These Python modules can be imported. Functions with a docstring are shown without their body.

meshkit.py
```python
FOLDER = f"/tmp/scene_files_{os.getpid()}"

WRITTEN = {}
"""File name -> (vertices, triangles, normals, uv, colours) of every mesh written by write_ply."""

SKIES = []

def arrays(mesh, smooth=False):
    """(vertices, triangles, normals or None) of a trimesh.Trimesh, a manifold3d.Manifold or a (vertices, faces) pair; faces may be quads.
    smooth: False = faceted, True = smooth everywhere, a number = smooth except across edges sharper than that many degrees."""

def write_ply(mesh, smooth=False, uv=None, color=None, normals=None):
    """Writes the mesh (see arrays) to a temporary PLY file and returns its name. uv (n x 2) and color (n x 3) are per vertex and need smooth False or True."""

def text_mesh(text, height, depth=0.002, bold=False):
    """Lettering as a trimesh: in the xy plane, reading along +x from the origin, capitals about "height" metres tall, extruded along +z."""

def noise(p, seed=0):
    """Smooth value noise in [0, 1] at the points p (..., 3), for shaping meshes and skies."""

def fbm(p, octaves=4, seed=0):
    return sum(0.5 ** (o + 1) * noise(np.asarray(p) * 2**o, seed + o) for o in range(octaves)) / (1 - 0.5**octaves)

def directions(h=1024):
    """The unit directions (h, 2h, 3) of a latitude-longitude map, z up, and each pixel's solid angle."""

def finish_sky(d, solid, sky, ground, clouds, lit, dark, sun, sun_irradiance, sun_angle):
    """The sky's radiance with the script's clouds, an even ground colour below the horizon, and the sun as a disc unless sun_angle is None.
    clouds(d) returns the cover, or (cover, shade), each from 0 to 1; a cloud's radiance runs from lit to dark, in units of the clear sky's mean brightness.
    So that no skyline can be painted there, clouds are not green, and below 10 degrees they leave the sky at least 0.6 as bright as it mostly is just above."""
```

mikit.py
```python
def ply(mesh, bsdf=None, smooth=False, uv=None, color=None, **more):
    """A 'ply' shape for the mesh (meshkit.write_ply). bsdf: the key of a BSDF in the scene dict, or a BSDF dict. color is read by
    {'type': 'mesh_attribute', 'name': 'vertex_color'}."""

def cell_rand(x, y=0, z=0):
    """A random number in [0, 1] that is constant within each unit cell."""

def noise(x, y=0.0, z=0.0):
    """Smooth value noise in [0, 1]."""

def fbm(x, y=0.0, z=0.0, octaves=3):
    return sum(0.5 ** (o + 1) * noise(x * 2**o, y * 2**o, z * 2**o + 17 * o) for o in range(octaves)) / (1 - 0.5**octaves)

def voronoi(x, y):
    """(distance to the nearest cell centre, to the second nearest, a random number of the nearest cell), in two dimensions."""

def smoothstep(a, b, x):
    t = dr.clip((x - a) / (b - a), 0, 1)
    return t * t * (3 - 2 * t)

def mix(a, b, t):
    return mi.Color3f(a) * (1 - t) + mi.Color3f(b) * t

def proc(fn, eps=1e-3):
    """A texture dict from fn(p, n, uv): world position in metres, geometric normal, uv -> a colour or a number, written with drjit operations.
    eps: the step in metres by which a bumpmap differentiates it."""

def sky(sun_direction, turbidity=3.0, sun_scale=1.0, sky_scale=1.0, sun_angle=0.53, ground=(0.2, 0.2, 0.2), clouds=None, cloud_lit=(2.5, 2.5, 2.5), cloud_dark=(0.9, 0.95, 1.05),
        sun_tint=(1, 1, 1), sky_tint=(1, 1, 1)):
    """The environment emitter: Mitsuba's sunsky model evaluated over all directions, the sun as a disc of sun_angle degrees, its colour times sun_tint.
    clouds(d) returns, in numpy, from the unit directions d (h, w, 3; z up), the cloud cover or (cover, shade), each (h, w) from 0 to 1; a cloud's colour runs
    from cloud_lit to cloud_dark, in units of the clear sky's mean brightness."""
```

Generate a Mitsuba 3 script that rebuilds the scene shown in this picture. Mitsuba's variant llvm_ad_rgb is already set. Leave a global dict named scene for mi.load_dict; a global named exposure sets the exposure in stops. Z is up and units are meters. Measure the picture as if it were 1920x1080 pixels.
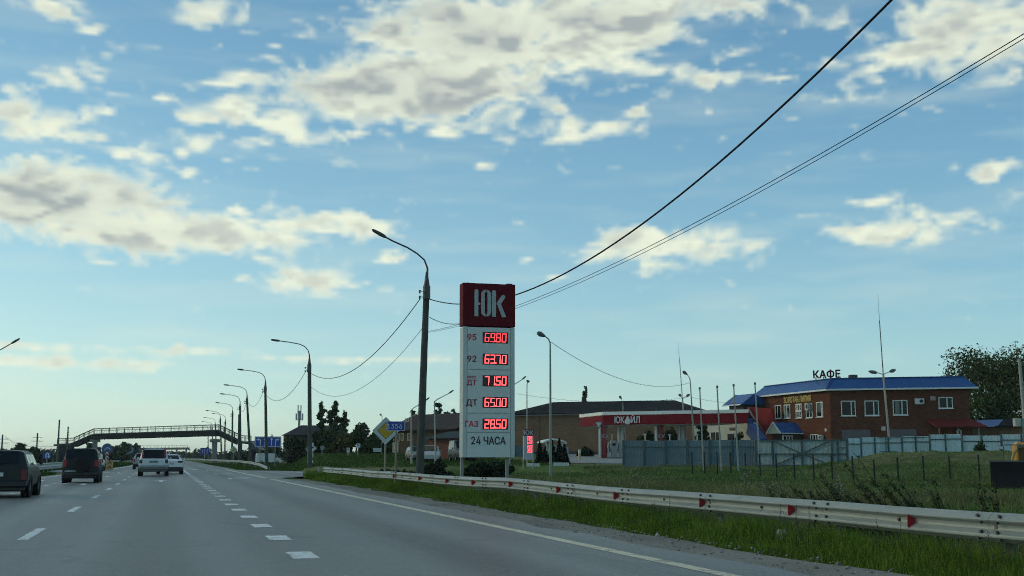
import math, numpy as np, trimesh, mitsuba as mi, drjit as dr
import mikit, meshkit
from shapely.geometry import Polygon, LineString, Point, box as sbox
from shapely.ops import unary_union
from shapely import affinity

# ------------------------------------------------------------------ camera, sky, exposure
T = mi.ScalarTransform4f
FOC, EYE, HORIZON, ROAD_X = 2200.0, 1.225, 856.0, 308.0        # pixels of a 1920 wide frame; eye height in metres
PITCH = math.atan((HORIZON - 540) / FOC)
YAW = math.atan((960 - ROAD_X) / FOC * math.cos(PITCH))
CR = np.array([math.cos(YAW), -math.sin(YAW), 0.0])
CD = np.array([math.sin(YAW) * math.cos(PITCH), math.cos(YAW) * math.cos(PITCH), math.sin(PITCH)])
CU = np.cross(CR, CD)
EYEP = np.array([0, 0, EYE])
scene, labels = {}, {}
scene['camera'] = {'type': 'perspective', 'fov': 2 * math.degrees(math.atan(960 / FOC)), 'fov_axis': 'x', 'near_clip': 0.1, 'far_clip': 20000.0,
                   'to_world': T().look_at(origin=EYEP.tolist(), target=(EYEP + CD).tolist(), up=[0, 0, 1])}
exposure = 2.2
HAZE = 0.00012                                                   # optical density of the air, per metre

# azimuth (deg, right of the road), elevation, half width, half height, strength, greyness of the core
CLOUDS = [
    (11.4, 18.0, 7.0, 2.0, 1.25, 0.8), (14.7, 20.6, 7.5, 2.0, 1.3, 0.8), (20.5, 21.1, 5.6, 1.7, 1.25, 0.75), (20.2, 19.2, 3.8, 1.0, 0.9, 0.1),
    (27.0, 21.4, 3.6, 1.1, 0.8, 0.2), (23.2, 19.6, 1.0, 0.5, 0.8, 0.0), (8.7, 16.9, 3.2, 0.9, 0.9, 0.1),
    (-6.0, 11.8, 5.6, 1.7, 1.35, 0.9), (-2.0, 10.4, 7.4, 1.2, 1.15, 0.35), (3.2, 10.7, 4.0, 0.9, 1.0, 0.1), (8.7, 11.0, 3.9, 0.9, 0.8, 0.0),
    (-6.0, 15.0, 2.8, 1.0, 1.05, 0.15), (-5.4, 17.1, 2.2, 0.8, 0.9, 0.1), (-6.0, 20.2, 2.4, 0.7, 0.95, 0.1), (-4.7, 21.4, 1.7, 0.6, 0.85, 0.1),
    (1.2, 20.8, 2.0, 0.9, 0.9, 0.1), (2.5, 16.5, 1.9, 0.8, 0.9, 0.0), (5.0, 16.0, 1.7, 0.8, 0.85, 0.0), (6.0, 15.3, 2.9, 0.55, 0.9, 0.0),
    (-1.6, 14.0, 1.7, 0.5, 0.85, 0.0), (1.0, 14.7, 0.9, 0.5, 0.8, 0.0), (3.2, 17.9, 1.7, 0.4, 0.8, 0.0), (6.5, 8.5, 2.7, 0.65, 0.85, 0.0),
    (38.5, 19.0, 3.8, 2.1, 1.15, 0.4), (35.5, 18.4, 1.7, 0.8, 0.9, 0.1), (19.4, 15.9, 3.0, 0.7, 0.6, 0.0), (23.5, 10.2, 4.4, 1.1, 1.05, 0.15),
    (34.6, 10.4, 4.4, 0.7, 0.75, 0.0), (33.5, 11.8, 1.7, 0.3, 0.75, 0.0), (38.9, 12.9, 1.9, 0.5, 0.8, 0.05), (15.1, 14.1, 0.8, 0.28, 0.8, 0.0),
    (26.2, 18.0, 1.7, 0.6, 0.75, 0.0), (33.4, 17.8, 1.4, 0.5, 0.75, 0.0), (14.6, 18.1, 0.8, 0.38, 0.9, 0.0), (13.0, 15.6, 1.2, 0.4, 0.75, 0.0),
    (-2.6, 4.9, 9.0, 0.3, 0.8, 0.0), (-5.0, 4.25, 6.5, 0.38, 0.85, 0.0), (6.0, 4.6, 6.0, 0.22, 0.7, 0.0), (11.0, 4.7, 6.0, 0.2, 0.6, 0.0), (10.5, 9.6, 1.0, 0.3, 0.7, 0.0),
    (2.0, 16.4, 8.0, 3.4, 0.34, 0.0), (-5.5, 17.5, 4.0, 5.0, 0.32, 0.0), (7.0, 9.0, 7.0, 2.0, 0.40, 0.0), (33.0, 18.0, 7.0, 2.6, 0.46, 0.0), (36.5, 11.0, 6.0, 1.8, 0.44, 0.0),
    (20.0, 15.4, 7.0, 1.4, 0.36, 0.0), (24.0, 10.0, 6.0, 1.5, 0.45, 0.0), (0.5, 13.6, 5.0, 1.5, 0.45, 0.0), (12.0, 17.0, 6.0, 2.0, 0.45, 0.0), (24.0, 19.0, 6.0, 2.0, 0.5, 0.0),
]
PUFFS = [
    (-0.9, 16.6, 0.48, 0.22, 0.97, 0.0), (2.0, 17.5, 1.08, 0.24, 0.97, 0.0), (0.2, 14.2, 0.62, 0.36, 0.97, 0.0), (2.2, 14.0, 0.48, 0.20, 0.92, 0.0), (0.7, 13.4, 0.53, 0.29, 0.87, 0.0), (-2.6, 13.8, 0.53, 0.24, 0.97, 0.0), (-3.5, 14.6, 0.53, 0.22, 0.92, 0.0), (-2.0, 13.9, 0.43, 0.20, 0.92, 0.0), (1.1, 15.9, 1.44, 0.53, 0.97, 0.0),
    (2.6, 16.4, 0.48, 0.29, 1.02, 0.0), (4.7, 16.0, 1.01, 0.43, 0.97, 0.0), (5.7, 15.4, 0.67, 0.34, 0.87, 0.0), (-3.2, 15.8, 0.53, 0.20, 0.87, 0.0), (4.6, 15.6, 1.44, 0.34, 0.82, 0.0), (8.4, 15.5, 1.20, 0.22, 0.87, 0.0), (3.7, 14.9, 1.32, 0.34, 0.97, 0.0), (-7.2, 14.9, 0.72, 0.24, 0.87, 0.0), (-3.4, 18.3, 0.48, 0.20, 0.92, 0.0),
    (-4.2, 19.3, 0.96, 0.29, 0.87, 0.0), (-7.5, 16.3, 0.48, 0.29, 0.92, 0.0), (4.6, 19.4, 0.62, 0.20, 0.82, 0.0), (12.9, 16.7, 0.38, 0.20, 0.87, 0.0), (12.6, 15.7, 0.62, 0.29, 0.87, 0.0), (14.9, 14.1, 0.62, 0.22, 1.02, 0.0), (18.8, 16.8, 0.62, 0.29, 0.92, 0.0), (22.5, 16.6, 0.72, 0.34, 0.97, 0.0), (21.4, 16.0, 1.44, 0.34, 0.97, 0.0),
    (19.0, 15.3, 1.68, 0.29, 0.97, 0.0), (23.6, 18.5, 0.72, 0.20, 0.82, 0.0), (23.0, 16.5, 0.43, 0.20, 0.82, 0.0), (26.8, 17.9, 0.96, 0.34, 0.82, 0.0), (29.6, 17.8, 0.96, 0.20, 0.87, 0.0), (34.1, 17.4, 0.67, 0.29, 0.82, 0.0), (26.2, 16.5, 0.30, 0.20, 0.82, 0.0), (2.8, 11.6, 0.67, 0.24, 1.02, 0.0), (7.4, 11.5, 1.44, 0.29, 0.92, 0.0),
    (9.2, 10.9, 2.16, 0.53, 0.92, 0.0), (10.3, 10.0, 0.72, 0.20, 0.82, 0.0), (6.2, 8.3, 1.44, 0.43, 0.97, 0.0), (3.2, 8.5, 0.60, 0.20, 0.87, 0.0), (8.5, 8.2, 0.67, 0.20, 0.87, 0.0), (2.6, 9.7, 0.48, 0.20, 0.82, 0.0), (17.0, 9.5, 0.43, 0.20, 0.82, 0.0), (18.7, 8.7, 0.86, 0.22, 0.87, 0.0), (29.7, 13.6, 0.96, 0.20, 0.77, 0.0),
    (38.9, 12.7, 0.96, 0.43, 0.87, 0.0), (33.9, 11.9, 1.08, 0.20, 0.82, 0.0), (35.2, 10.2, 3.12, 0.38, 0.82, 0.0), (37.6, 11.0, 1.92, 0.29, 0.77, 0.0), (30.9, 11.3, 1.20, 0.20, 0.71, 0.0), (-1.4, 11.9, 0.43, 0.20, 0.92, 0.0), (-4.3, 12.6, 0.48, 0.20, 0.87, 0.0), (-0.2, 11.8, 0.72, 0.20, 0.87, 0.0),
]
CLOUDS += PUFFS                                                  # small loose puffs between the larger clouds
_r = np.random.default_rng(11)
for _ in range(170):                                                          # the rest of the sky, as broken as the part in view
    _az, _el = _r.uniform(46, 346), abs(_r.normal(0, 28)) + 3
    _s = _r.uniform(1, 6)
    CLOUDS.append((_az, _el, _s / max(math.cos(math.radians(min(_el, 80))), .2), _s * .3 * (1 + _el / 45), _r.uniform(.7, 1.2), _r.uniform(0, .7)))
for _ in range(60):
    _az, _el, _s = _r.uniform(-14, 46), _r.uniform(24, 85), _r.uniform(2, 6)
    CLOUDS.append((_az, _el, _s / max(math.cos(math.radians(min(_el, 80))), .2), _s * .4, _r.uniform(.7, 1.2), _r.uniform(0, .6)))


def cloud_cover(d):
    az = np.degrees(np.arctan2(d[..., 0], d[..., 1]))
    el = np.degrees(np.arcsin(np.clip(d[..., 2], -1, 1)))
    env, dark = np.zeros_like(az), np.zeros_like(az)
    for a, e, ra, re, s, g in CLOUDS:
        rows = np.abs(el[:, 0] - e) < re * 3
        if not rows.any():
            continue
        da = (az[rows] - a + 180) % 360 - 180
        w = np.exp(-(np.abs(da / ra) ** 2.4 + np.abs((el[rows] - e) / re) ** 2.4))
        env[rows] = np.maximum(env[rows], s * w) + 0.25 * np.minimum(env[rows], s * w)
        wd = np.exp(-((da / (ra * .72)) ** 2 + ((el[rows] - e + .1 * re) / (re * .62)) ** 2))
        dark[rows] = np.maximum(dark[rows], g * wd)
    warp = np.stack([meshkit.fbm(d * np.array([24.0, 24.0, 36.0]) + k * 7.3, 2, 1) for k in range(3)], -1) - .5
    q = d * np.array([34.0, 34.0, 66.0]) + 1.8 * warp
    n = meshkit.fbm(q, 3, 3)
    n2 = meshkit.fbm(d * np.array([88.0, 88.0, 140.0]) + 3.0 * warp, 3, 8)
    puff = 1 - np.abs(2 * meshkit.fbm(d * np.array([60.0, 60.0, 100.0]) + 3.0 * warp, 2, 14) - 1)
    v = env + 1.35 * (n - .5) + .95 * (n2 - .5) + .30 * (puff - .75)
    cover = np.clip((v - .455) / .72, 0, 1)
    cover = (cover * cover * (3 - 2 * cover)) ** .85 * .96
    wisps = np.clip((meshkit.fbm(d * np.array([9.0, 9.0, 60.0]) + .4 * warp, 4, 21) - .48) / .3, 0, 1) * .16
    toward = np.cos(np.radians(az + 60)) * .5 + .5                              # evening haze, brighter on the sun's side
    veil = (.15 + .78 * toward ** 2) * np.exp(-np.maximum(el, 0) / 5.6)
    under = np.clip((n - np.roll(n, -9, 0)) * 2.2 + .06, 0, .5)               # the undersides of the billows
    shade = np.clip(dark * 1.25 * np.clip(.25 + 1.3 * (n - .25) + .8 * (n2 - .5), 0, 1.0) + under * np.clip((v - .7) * 1.6, 0, 1) + .45 * (.5 - n2), 0, 1)
    return 1 - (1 - cover) * (1 - wisps) * (1 - veil), shade * np.clip(cover * 1.5, 0, 1)


SUN = np.array([-0.87 * math.cos(math.radians(21)), 0.49 * math.cos(math.radians(21)), math.sin(math.radians(21))])
scene['sky_light'] = mikit.sky(SUN.tolist(), turbidity=2.4, sun_scale=0.12, sky_scale=1.0, sun_angle=8.0, ground=(.1, .11, .09), clouds=cloud_cover,
                               cloud_lit=(2.92, 3.08, 2.46), cloud_dark=(1.3, 1.46, 1.45), sun_tint=(1.0, .93, .80), sky_tint=(.80, 1.085, 1.10))

# ------------------------------------------------------------------ materials
mix, fbm, noise, smoothstep, cell_rand = mikit.mix, mikit.fbm, mikit.noise, mikit.smoothstep, mikit.cell_rand


def bsdf(name, color, rough=.6, two=True, **kw):
    col = color if isinstance(color, dict) else {'type': 'rgb', 'value': list(color)}
    b = {'type': 'principled', 'base_color': col, 'roughness': rough, **kw}
    scene[name] = {'type': 'twosided', 'bsdf': b} if two else b


VC = {'type': 'mesh_attribute', 'name': 'vertex_color'}
bsdf('matte', VC, .8, specular=.3)
bsdf('satin', VC, .38, specular=.5)
bsdf('car_paint', VC, .4, specular=.22, clearcoat=.25, clearcoat_gloss=.92)
bsdf('steel', VC, .42, metallic=.75)
bsdf('dark_glass', (.008, .011, .012), .08, specular=.28)
bsdf('rubber', (.018, .018, .019), .85, specular=.2)
scene['leaf'] = {'type': 'twosided', 'bsdf': {'type': 'diffuse', 'reflectance': VC}}


def asphalt(p, n, uv):
    g = fbm(p.x * 42, p.y * 42, 0.0, 2)
    big = fbm(p.x * .35, p.y * .05, 3.0, 3)
    lane = (p.x + 1.98) / 3.75
    f = lane - dr.floor(lane)
    tracks = dr.exp(-dr.square((f - .26) / .10)) + dr.exp(-dr.square((f - .74) / .10))
    oil = dr.exp(-dr.square((f - .5) / .13))
    streak = fbm(p.x * 2.2, p.y * .025, 6.0, 3)
    v = .136 + .075 * (g - .5) + .075 * (big - .5) + .05 * (streak - .5) + .026 * tracks - .028 * oil
    crack = smoothstep(.020, .0, dr.abs(fbm(p.x * .45, p.y * .45, 9.0, 3) - .5)) * .18
    v = v * (1 - crack)
    return mi.Color3f(v * .97, v * 1.03, v * .93)


def dusty_shoulder(p, n, uv):
    g = fbm(p.x * 26, p.y * 26, 1.0, 3)
    b = fbm(p.x * 1.1, p.y * .5, 5.0, 3)
    return mix((.085, .085, .072), (.25, .235, .20), dr.clip(.15 + .55 * g + .75 * (b - .4), 0, 1))


def soil_grass(p, n, uv):
    a = fbm(p.x * .22, p.y * .22, 2.0, 3)
    b = fbm(p.x * 3.1, p.y * 3.1, 4.0, 3)
    c = mix((.070, .11, .032), (.13, .13, .065), smoothstep(.35, .7, a))
    return c * (.6 + .8 * b)


def brickwork(c0, c1, mortar, axis):
    def fn(p, n, uv):
        u = dr.select(dr.abs(n.x) > .6, p.y, p.x) * (1 / .26)
        r = p.z * (1 / .082)
        row = dr.floor(r)
        uu = u + .5 * (row - 2 * dr.floor(row * .5))
        k = cell_rand(dr.floor(uu), row, 3)
        fu, fr = uu - dr.floor(uu), r - row
        m = dr.maximum(smoothstep(.06, .0, dr.minimum(fu, 1 - fu)), smoothstep(.14, .0, dr.minimum(fr, 1 - fr)))
        c = mix(c0, c1, k) * (.78 + .45 * fbm(p.x * .6, p.y * .6, p.z * .6, 3))
        return mix(c, mortar, m * .6)
    return fn


def galvanised(p, n, uv):
    a = fbm(p.x * 1.2, p.y * 1.2, p.z * 5, 3)
    s = smoothstep(.62, .85, fbm(p.x * 1.5, p.y * 1.5, p.z * 3 + 7, 3))
    return mix((.31, .35, .33), (.22, .25, .235), a) * (1 - .15 * s)


def concrete(p, n, uv):
    a = fbm(p.x * 4, p.y * 4, p.z * 1.2, 3)
    return mix((.16, .16, .145), (.32, .32, .30), a)


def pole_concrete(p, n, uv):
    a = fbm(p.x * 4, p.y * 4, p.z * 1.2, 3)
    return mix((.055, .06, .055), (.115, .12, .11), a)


def render_wall(p, n, uv):
    a = fbm(p.x * .8, p.y * .8, p.z * .8, 3)
    s = fbm(p.x * 6, p.y * 6, p.z * .7, 2)
    return mix((.60, .60, .47), (.74, .73, .60), a) * (.86 + .2 * s)


def fence_sheet(p, n, uv):
    a = fbm(p.x * .5, p.y * .5, p.z * 1.5, 3)
    s = fbm(p.x * 9, p.y * 9, p.z * .35, 2)
    rib = .93 + .07 * dr.sin((p.x - .3 * p.y) * 42)
    rust = smoothstep(.66, .8, fbm(p.x * 1.2, p.y * 1.2, p.z * 2 + 3, 3))
    return mix(mix((.085, .145, .18), (.15, .22, .25), a) * (.8 + .35 * s) * rib, (.18, .12, .08), rust * .45)


def pale_sheet(p, n, uv):
    a = fbm(p.x * .5, p.y * .5, p.z * 1.5, 3)
    s = fbm(p.x * 9, p.y * 9, p.z * .35, 2)
    return mix((.50, .63, .64), (.66, .76, .75), a) * (.82 + .3 * s) * (.95 + .05 * dr.sin((p.x - .3 * p.y) * 42))


def gate_sheet(p, n, uv):
    a = fbm(p.x * .5, p.y * .5, p.z * 1.5, 3)
    return mix((.21, .31, .33), (.29, .39, .40), a) * (.85 + .25 * fbm(p.x * 9, p.y * 9, p.z * .35, 2))


def blue_metal(p, n, uv):
    a = fbm(p.x * .7, p.y * .7, p.z * .7, 3)
    return mix((.015, .072, .235), (.026, .10, .285), a)


def dark_roofing(p, n, uv):
    a = fbm(p.x * .4, p.y * .4, p.z * 2.0, 3)
    return mix((.005, .007, .008), (.012, .014, .015), a)


def worn_white(p, n, uv):
    w = smoothstep(.60, .74, fbm(p.x * 9, p.y * 9, 2.0, 3))
    return mix(mix((.72, .74, .70), (.56, .58, .54), fbm(p.x * 2, p.y * 2, 0, 2)), (.16, .16, .15), w * .8)


def worn_cream(p, n, uv):
    w = smoothstep(.62, .78, fbm(p.x * 9, p.y * 9, 2.0, 3))
    return mix(mix((.66, .60, .43), (.50, .46, .34), fbm(p.x * 1.2, p.y * 1.2, 0, 3)), (.16, .16, .15), w * .7)


P = mikit.proc
bsdf('asphalt', P(asphalt), .5, specular=.45)
bsdf('dust', P(dusty_shoulder), .95, specular=.1)
bsdf('soil_grass', P(soil_grass), 1.0, specular=.0)
bsdf('red_brick', P(brickwork((.088, .031, .020), (.135, .054, .032), (.12, .085, .065), 0)), .9, specular=.1)
bsdf('brown_brick', P(brickwork((.17, .105, .062), (.25, .15, .088), (.22, .17, .13), 0)), .9, specular=.1)
bsdf('galvanised', P(galvanised), .5, metallic=.15, specular=.4)
bsdf('concrete', P(concrete), .9, specular=.2)
bsdf('pole_concrete', P(pole_concrete), .95, specular=.15)
bsdf('plaster', P(render_wall), .9, specular=.1)
bsdf('fence_sheet', P(fence_sheet), .55, specular=.3)
bsdf('gate_sheet', P(gate_sheet), .55, specular=.3)
bsdf('pale_sheet', P(pale_sheet), .55, specular=.3)
bsdf('blue_metal', P(blue_metal), .42, specular=.5)
bsdf('dark_roofing', P(dark_roofing), .8, specular=.2)
bsdf('road_white', P(worn_white), .7, specular=.3)
bsdf('road_cream', P(worn_cream), .7, specular=.3)

# ------------------------------------------------------------------ helpers


def ray(px, py):
    return CD * FOC + CR * (px - 960) + CU * (540 - py)


def ad(px, py, depth):                                          # the point at this distance along the optical axis
    return EYEP + ray(px, py) * depth / FOC


def az_(px, py, z=0.0):                                         # the point on the level z
    w = ray(px, py)
    return EYEP + w * (z - EYE) / w[2]


def ax_(px, py, x):
    w = ray(px, py)
    return EYEP + w * x / w[0]


used = {}


def numbered(name):
    k = used.get(name, 0)
    used[name] = k + 1
    return name if k == 0 else f'{name}_{k:03d}'


def thing(name, label, cat, group=None, kind=None):
    key = numbered(name)
    labels[key] = {'label': label, 'category': cat}
    if group:
        labels[key]['group'] = group
    if kind:
        labels[key]['kind'] = kind
    return key


def join(meshes):
    return trimesh.util.concatenate([m for m in meshes if m is not None])


def put(parent, name, mesh, mat, color=None, smooth=False, var=.10, freq=1.3, label=None, kind=None, emit=None, sub=None):
    if isinstance(mesh, (list,)):
        mesh = join(mesh)
    key = numbered(f'{parent}__{name}' if name else parent)
    if color is not None:
        if sub:
            v, f = trimesh.remesh.subdivide_to_size(mesh.vertices, mesh.faces, sub, max_iter=12)
            mesh = trimesh.Trimesh(v, f, process=False)
        if smooth is not False and smooth is not True:
            mesh = trimesh.graph.smooth_shade(mesh, angle=math.radians(smooth), facet_minarea=None)
            smooth = True
        v = np.asarray(mesh.vertices)
        c = np.asarray(color, float)
        if c.ndim == 1:
            k = 1 + var * 2 * (meshkit.fbm(v * freq + 5.5, 3) - .5) + var * 1.2 * (meshkit.noise(v * freq * 6 + 3.3) - .5)
            c = np.clip(c[None] * k[:, None], 0, 1)
        d = mikit.ply(mesh, mat, smooth=smooth, color=c)
    else:
        d = mikit.ply(mesh, mat, smooth=smooth)
    if emit is not None:
        d['emitter'] = {'type': 'area', 'radiance': {'type': 'rgb', 'value': list(emit)}}
    scene[key] = d
    if label:
        labels.setdefault(key, {})['label'] = label
    if kind:
        labels.setdefault(key, {})['kind'] = kind
    return key


def cbox(size, at=(0, 0, 0), bevel=0.0, rz=0.0):
    s = np.asarray(size, float) / 2
    if bevel:
        b = min(bevel, s.min() * .9)
        pts = [np.array([sx * (s[0] - (0 if a == 0 else b)), sy * (s[1] - (0 if a == 1 else b)), sz * (s[2] - (0 if a == 2 else b))])
               for a in range(3) for sx in (-1, 1) for sy in (-1, 1) for sz in (-1, 1)]
        m = trimesh.convex.convex_hull(np.array(pts))
    else:
        m = trimesh.creation.box(size)
    if rz:
        m.apply_transform(trimesh.transformations.rotation_matrix(rz, [0, 0, 1]))
    m.apply_translation(at)
    return m


def span(a, b, w, h, bevel=0):                                   # a bar from a to b, w wide (level), h high
    a, b = np.asarray(a, float), np.asarray(b, float)
    d = b - a
    L = np.linalg.norm(d)
    y = d / L
    x = np.cross(y, [0, 0, 1])
    x = x / np.linalg.norm(x) if np.linalg.norm(x) > 1e-6 else np.array([1.0, 0, 0])
    z = np.cross(x, y)
    m = cbox((w, L, h), bevel=bevel)
    M = np.eye(4)
    M[:3, 0], M[:3, 1], M[:3, 2], M[:3, 3] = x, y, z, (a + b) / 2
    m.apply_transform(M)
    return m


def tube(pts, rad, sides=8, cap=True):
    p = np.asarray(pts, float)
    r = np.broadcast_to(np.asarray(rad, float), (len(p),))
    t = np.gradient(p, axis=0)
    t /= np.linalg.norm(t, axis=1, keepdims=True) + 1e-12
    a = np.cross(t[0], [0, 0, 1.0] if abs(t[0][2]) < .9 else [1.0, 0, 0])
    ang = np.arange(sides) * 2 * math.pi / sides
    rings = []
    for i in range(len(p)):
        a = a - t[i] * (a @ t[i])
        a /= np.linalg.norm(a)
        b = np.cross(t[i], a)
        rings.append(p[i] + r[i] * (np.cos(ang)[:, None] * a + np.sin(ang)[:, None] * b))
    v = np.vstack(rings)
    f = []
    for i in range(len(p) - 1):
        for j in range(sides):
            q = [i * sides + j, i * sides + (j + 1) % sides, (i + 1) * sides + (j + 1) % sides, (i + 1) * sides + j]
            f += [[q[0], q[1], q[2]], [q[0], q[2], q[3]]]
    if cap:
        n = len(v)
        v = np.vstack([v, p[0], p[-1]])
        o = (len(p) - 1) * sides
        for j in range(sides):
            f += [[n, (j + 1) % sides, j], [n + 1, o + j, o + (j + 1) % sides]]
    return trimesh.Trimesh(v, np.array(f), process=False)


def extrude(poly, depth, y_front, dirs=((1, 0, 0), (0, 0, 1)), at=(0, 0, 0)):
    """A polygon in the plane of two directions, its front at 'at', thickened backwards (away from the viewer of that plane) by depth."""
    out = []
    X, Z = np.asarray(dirs[0], float), np.asarray(dirs[1], float)
    N = np.cross(X, Z)                                           # out of the face: for x right and z up this is -y, towards the viewer
    for g in getattr(poly, 'geoms', [poly]):
        if g.is_empty or g.area < 1e-9:
            continue
        m = trimesh.creation.extrude_polygon(g, depth, engine='earcut')
        v = m.vertices
        w = np.asarray(at) + v[:, :1] * X + v[:, 1:2] * Z + (v[:, 2:] - depth + y_front) * N
        out.append(trimesh.Trimesh(w, m.faces, process=False))
    return join(out)


def face_text(text, height, at, X=(1, 0, 0), depth=.02, bold=True, center=True):
    m = meshkit.text_mesh(text, height, depth, bold)
    v = np.asarray(m.vertices).copy()
    if center:
        v[:, 0] -= (v[:, 0].min() + v[:, 0].max()) / 2
    X = np.asarray(X, float) / np.linalg.norm(X)
    Z = np.array([0, 0, 1.0])
    N = np.cross(X, Z)                                           # out of the page: for X=+x this is -y, towards the camera
    w = np.asarray(at) + v[:, :1] * X + v[:, 1:2] * Z + v[:, 2:] * N
    return trimesh.Trimesh(w, m.faces, process=False)


def rect_on(at, X, w, h, d=.03, off=0.0):
    """A plate w x h whose centre is at 'at' on an upright face running along X, standing d proud towards the outside."""
    X = np.asarray(X, float) / np.linalg.norm(X)
    N = np.cross(X, [0, 0, 1.0])
    m = trimesh.creation.box((w, d, h))
    M = np.eye(4)
    M[:3, 0], M[:3, 1], M[:3, 2], M[:3, 3] = X, -N, [0, 0, 1], np.asarray(at) + N * (d / 2 + off)
    m.apply_transform(M)
    return m


def sheet(rows, z):                                              # a strip from rows of (x0, x1, y)
    v, f = [], []
    for i, (x0, x1, y) in enumerate(rows):
        v += [[x0, y, z], [x1, y, z]]
        if i:
            k = 2 * i
            f += [[k - 2, k - 1, k + 1], [k - 2, k + 1, k]]
    return trimesh.Trimesh(np.array(v), np.array(f), process=False)


def flat(poly, z):
    out = []
    for g in getattr(poly, 'geoms', [poly]):
        v, f = trimesh.creation.triangulate_polygon(g, engine='earcut')
        m = trimesh.Trimesh(np.column_stack([v, np.full(len(v), z)]), f, process=False)
        if m.face_normals[:, 2].mean() < 0:
            m.invert()
        out.append(m)
    return join(out)


def sst(a, b, x):
    t = np.clip((np.asarray(x, float) - a) / (b - a), 0, 1)
    return t * t * (3 - 2 * t)


# ------------------------------------------------------------------ terrain and roads
MOUND_A, MOUND_B = ad(1690, 850, 84)[:2], ad(2300, 850, 80)[:2]


def ground_z(x, y):
    x, y = np.asarray(x, float), np.asarray(y, float)
    depth = CD[0] * x + CD[1] * y
    z = -.05 - .10 * sst(7.0, 8.4, x) - .12 * sst(9.5, 14, x)
    rise = np.clip((depth - 66) * .02, 0, 1.75)
    z = z + rise * sst(.096, .122, x / np.maximum(y, 1)) * sst(9.5, 13.0, x)
    d = MOUND_B - MOUND_A
    t = np.clip(((x - MOUND_A[0]) * d[0] + (y - MOUND_A[1]) * d[1]) / (d @ d), 0, 1)
    q = np.hypot(x - MOUND_A[0] - t * d[0], y - MOUND_A[1] - t * d[1])
    bump = meshkit.fbm(np.stack([x * .25, y * .25, 0 * x], -1), 3, 4) - .5
    z = z + (1.45 + .35 * bump) * np.exp(-(q / 5.2) ** 2)
    off_road = sst(8.5, 14, x) + sst(-8.6, -10, x)
    z = z + .22 * bump * off_road
    return z - .12 * sst(-8.6, -10.5, x)


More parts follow.
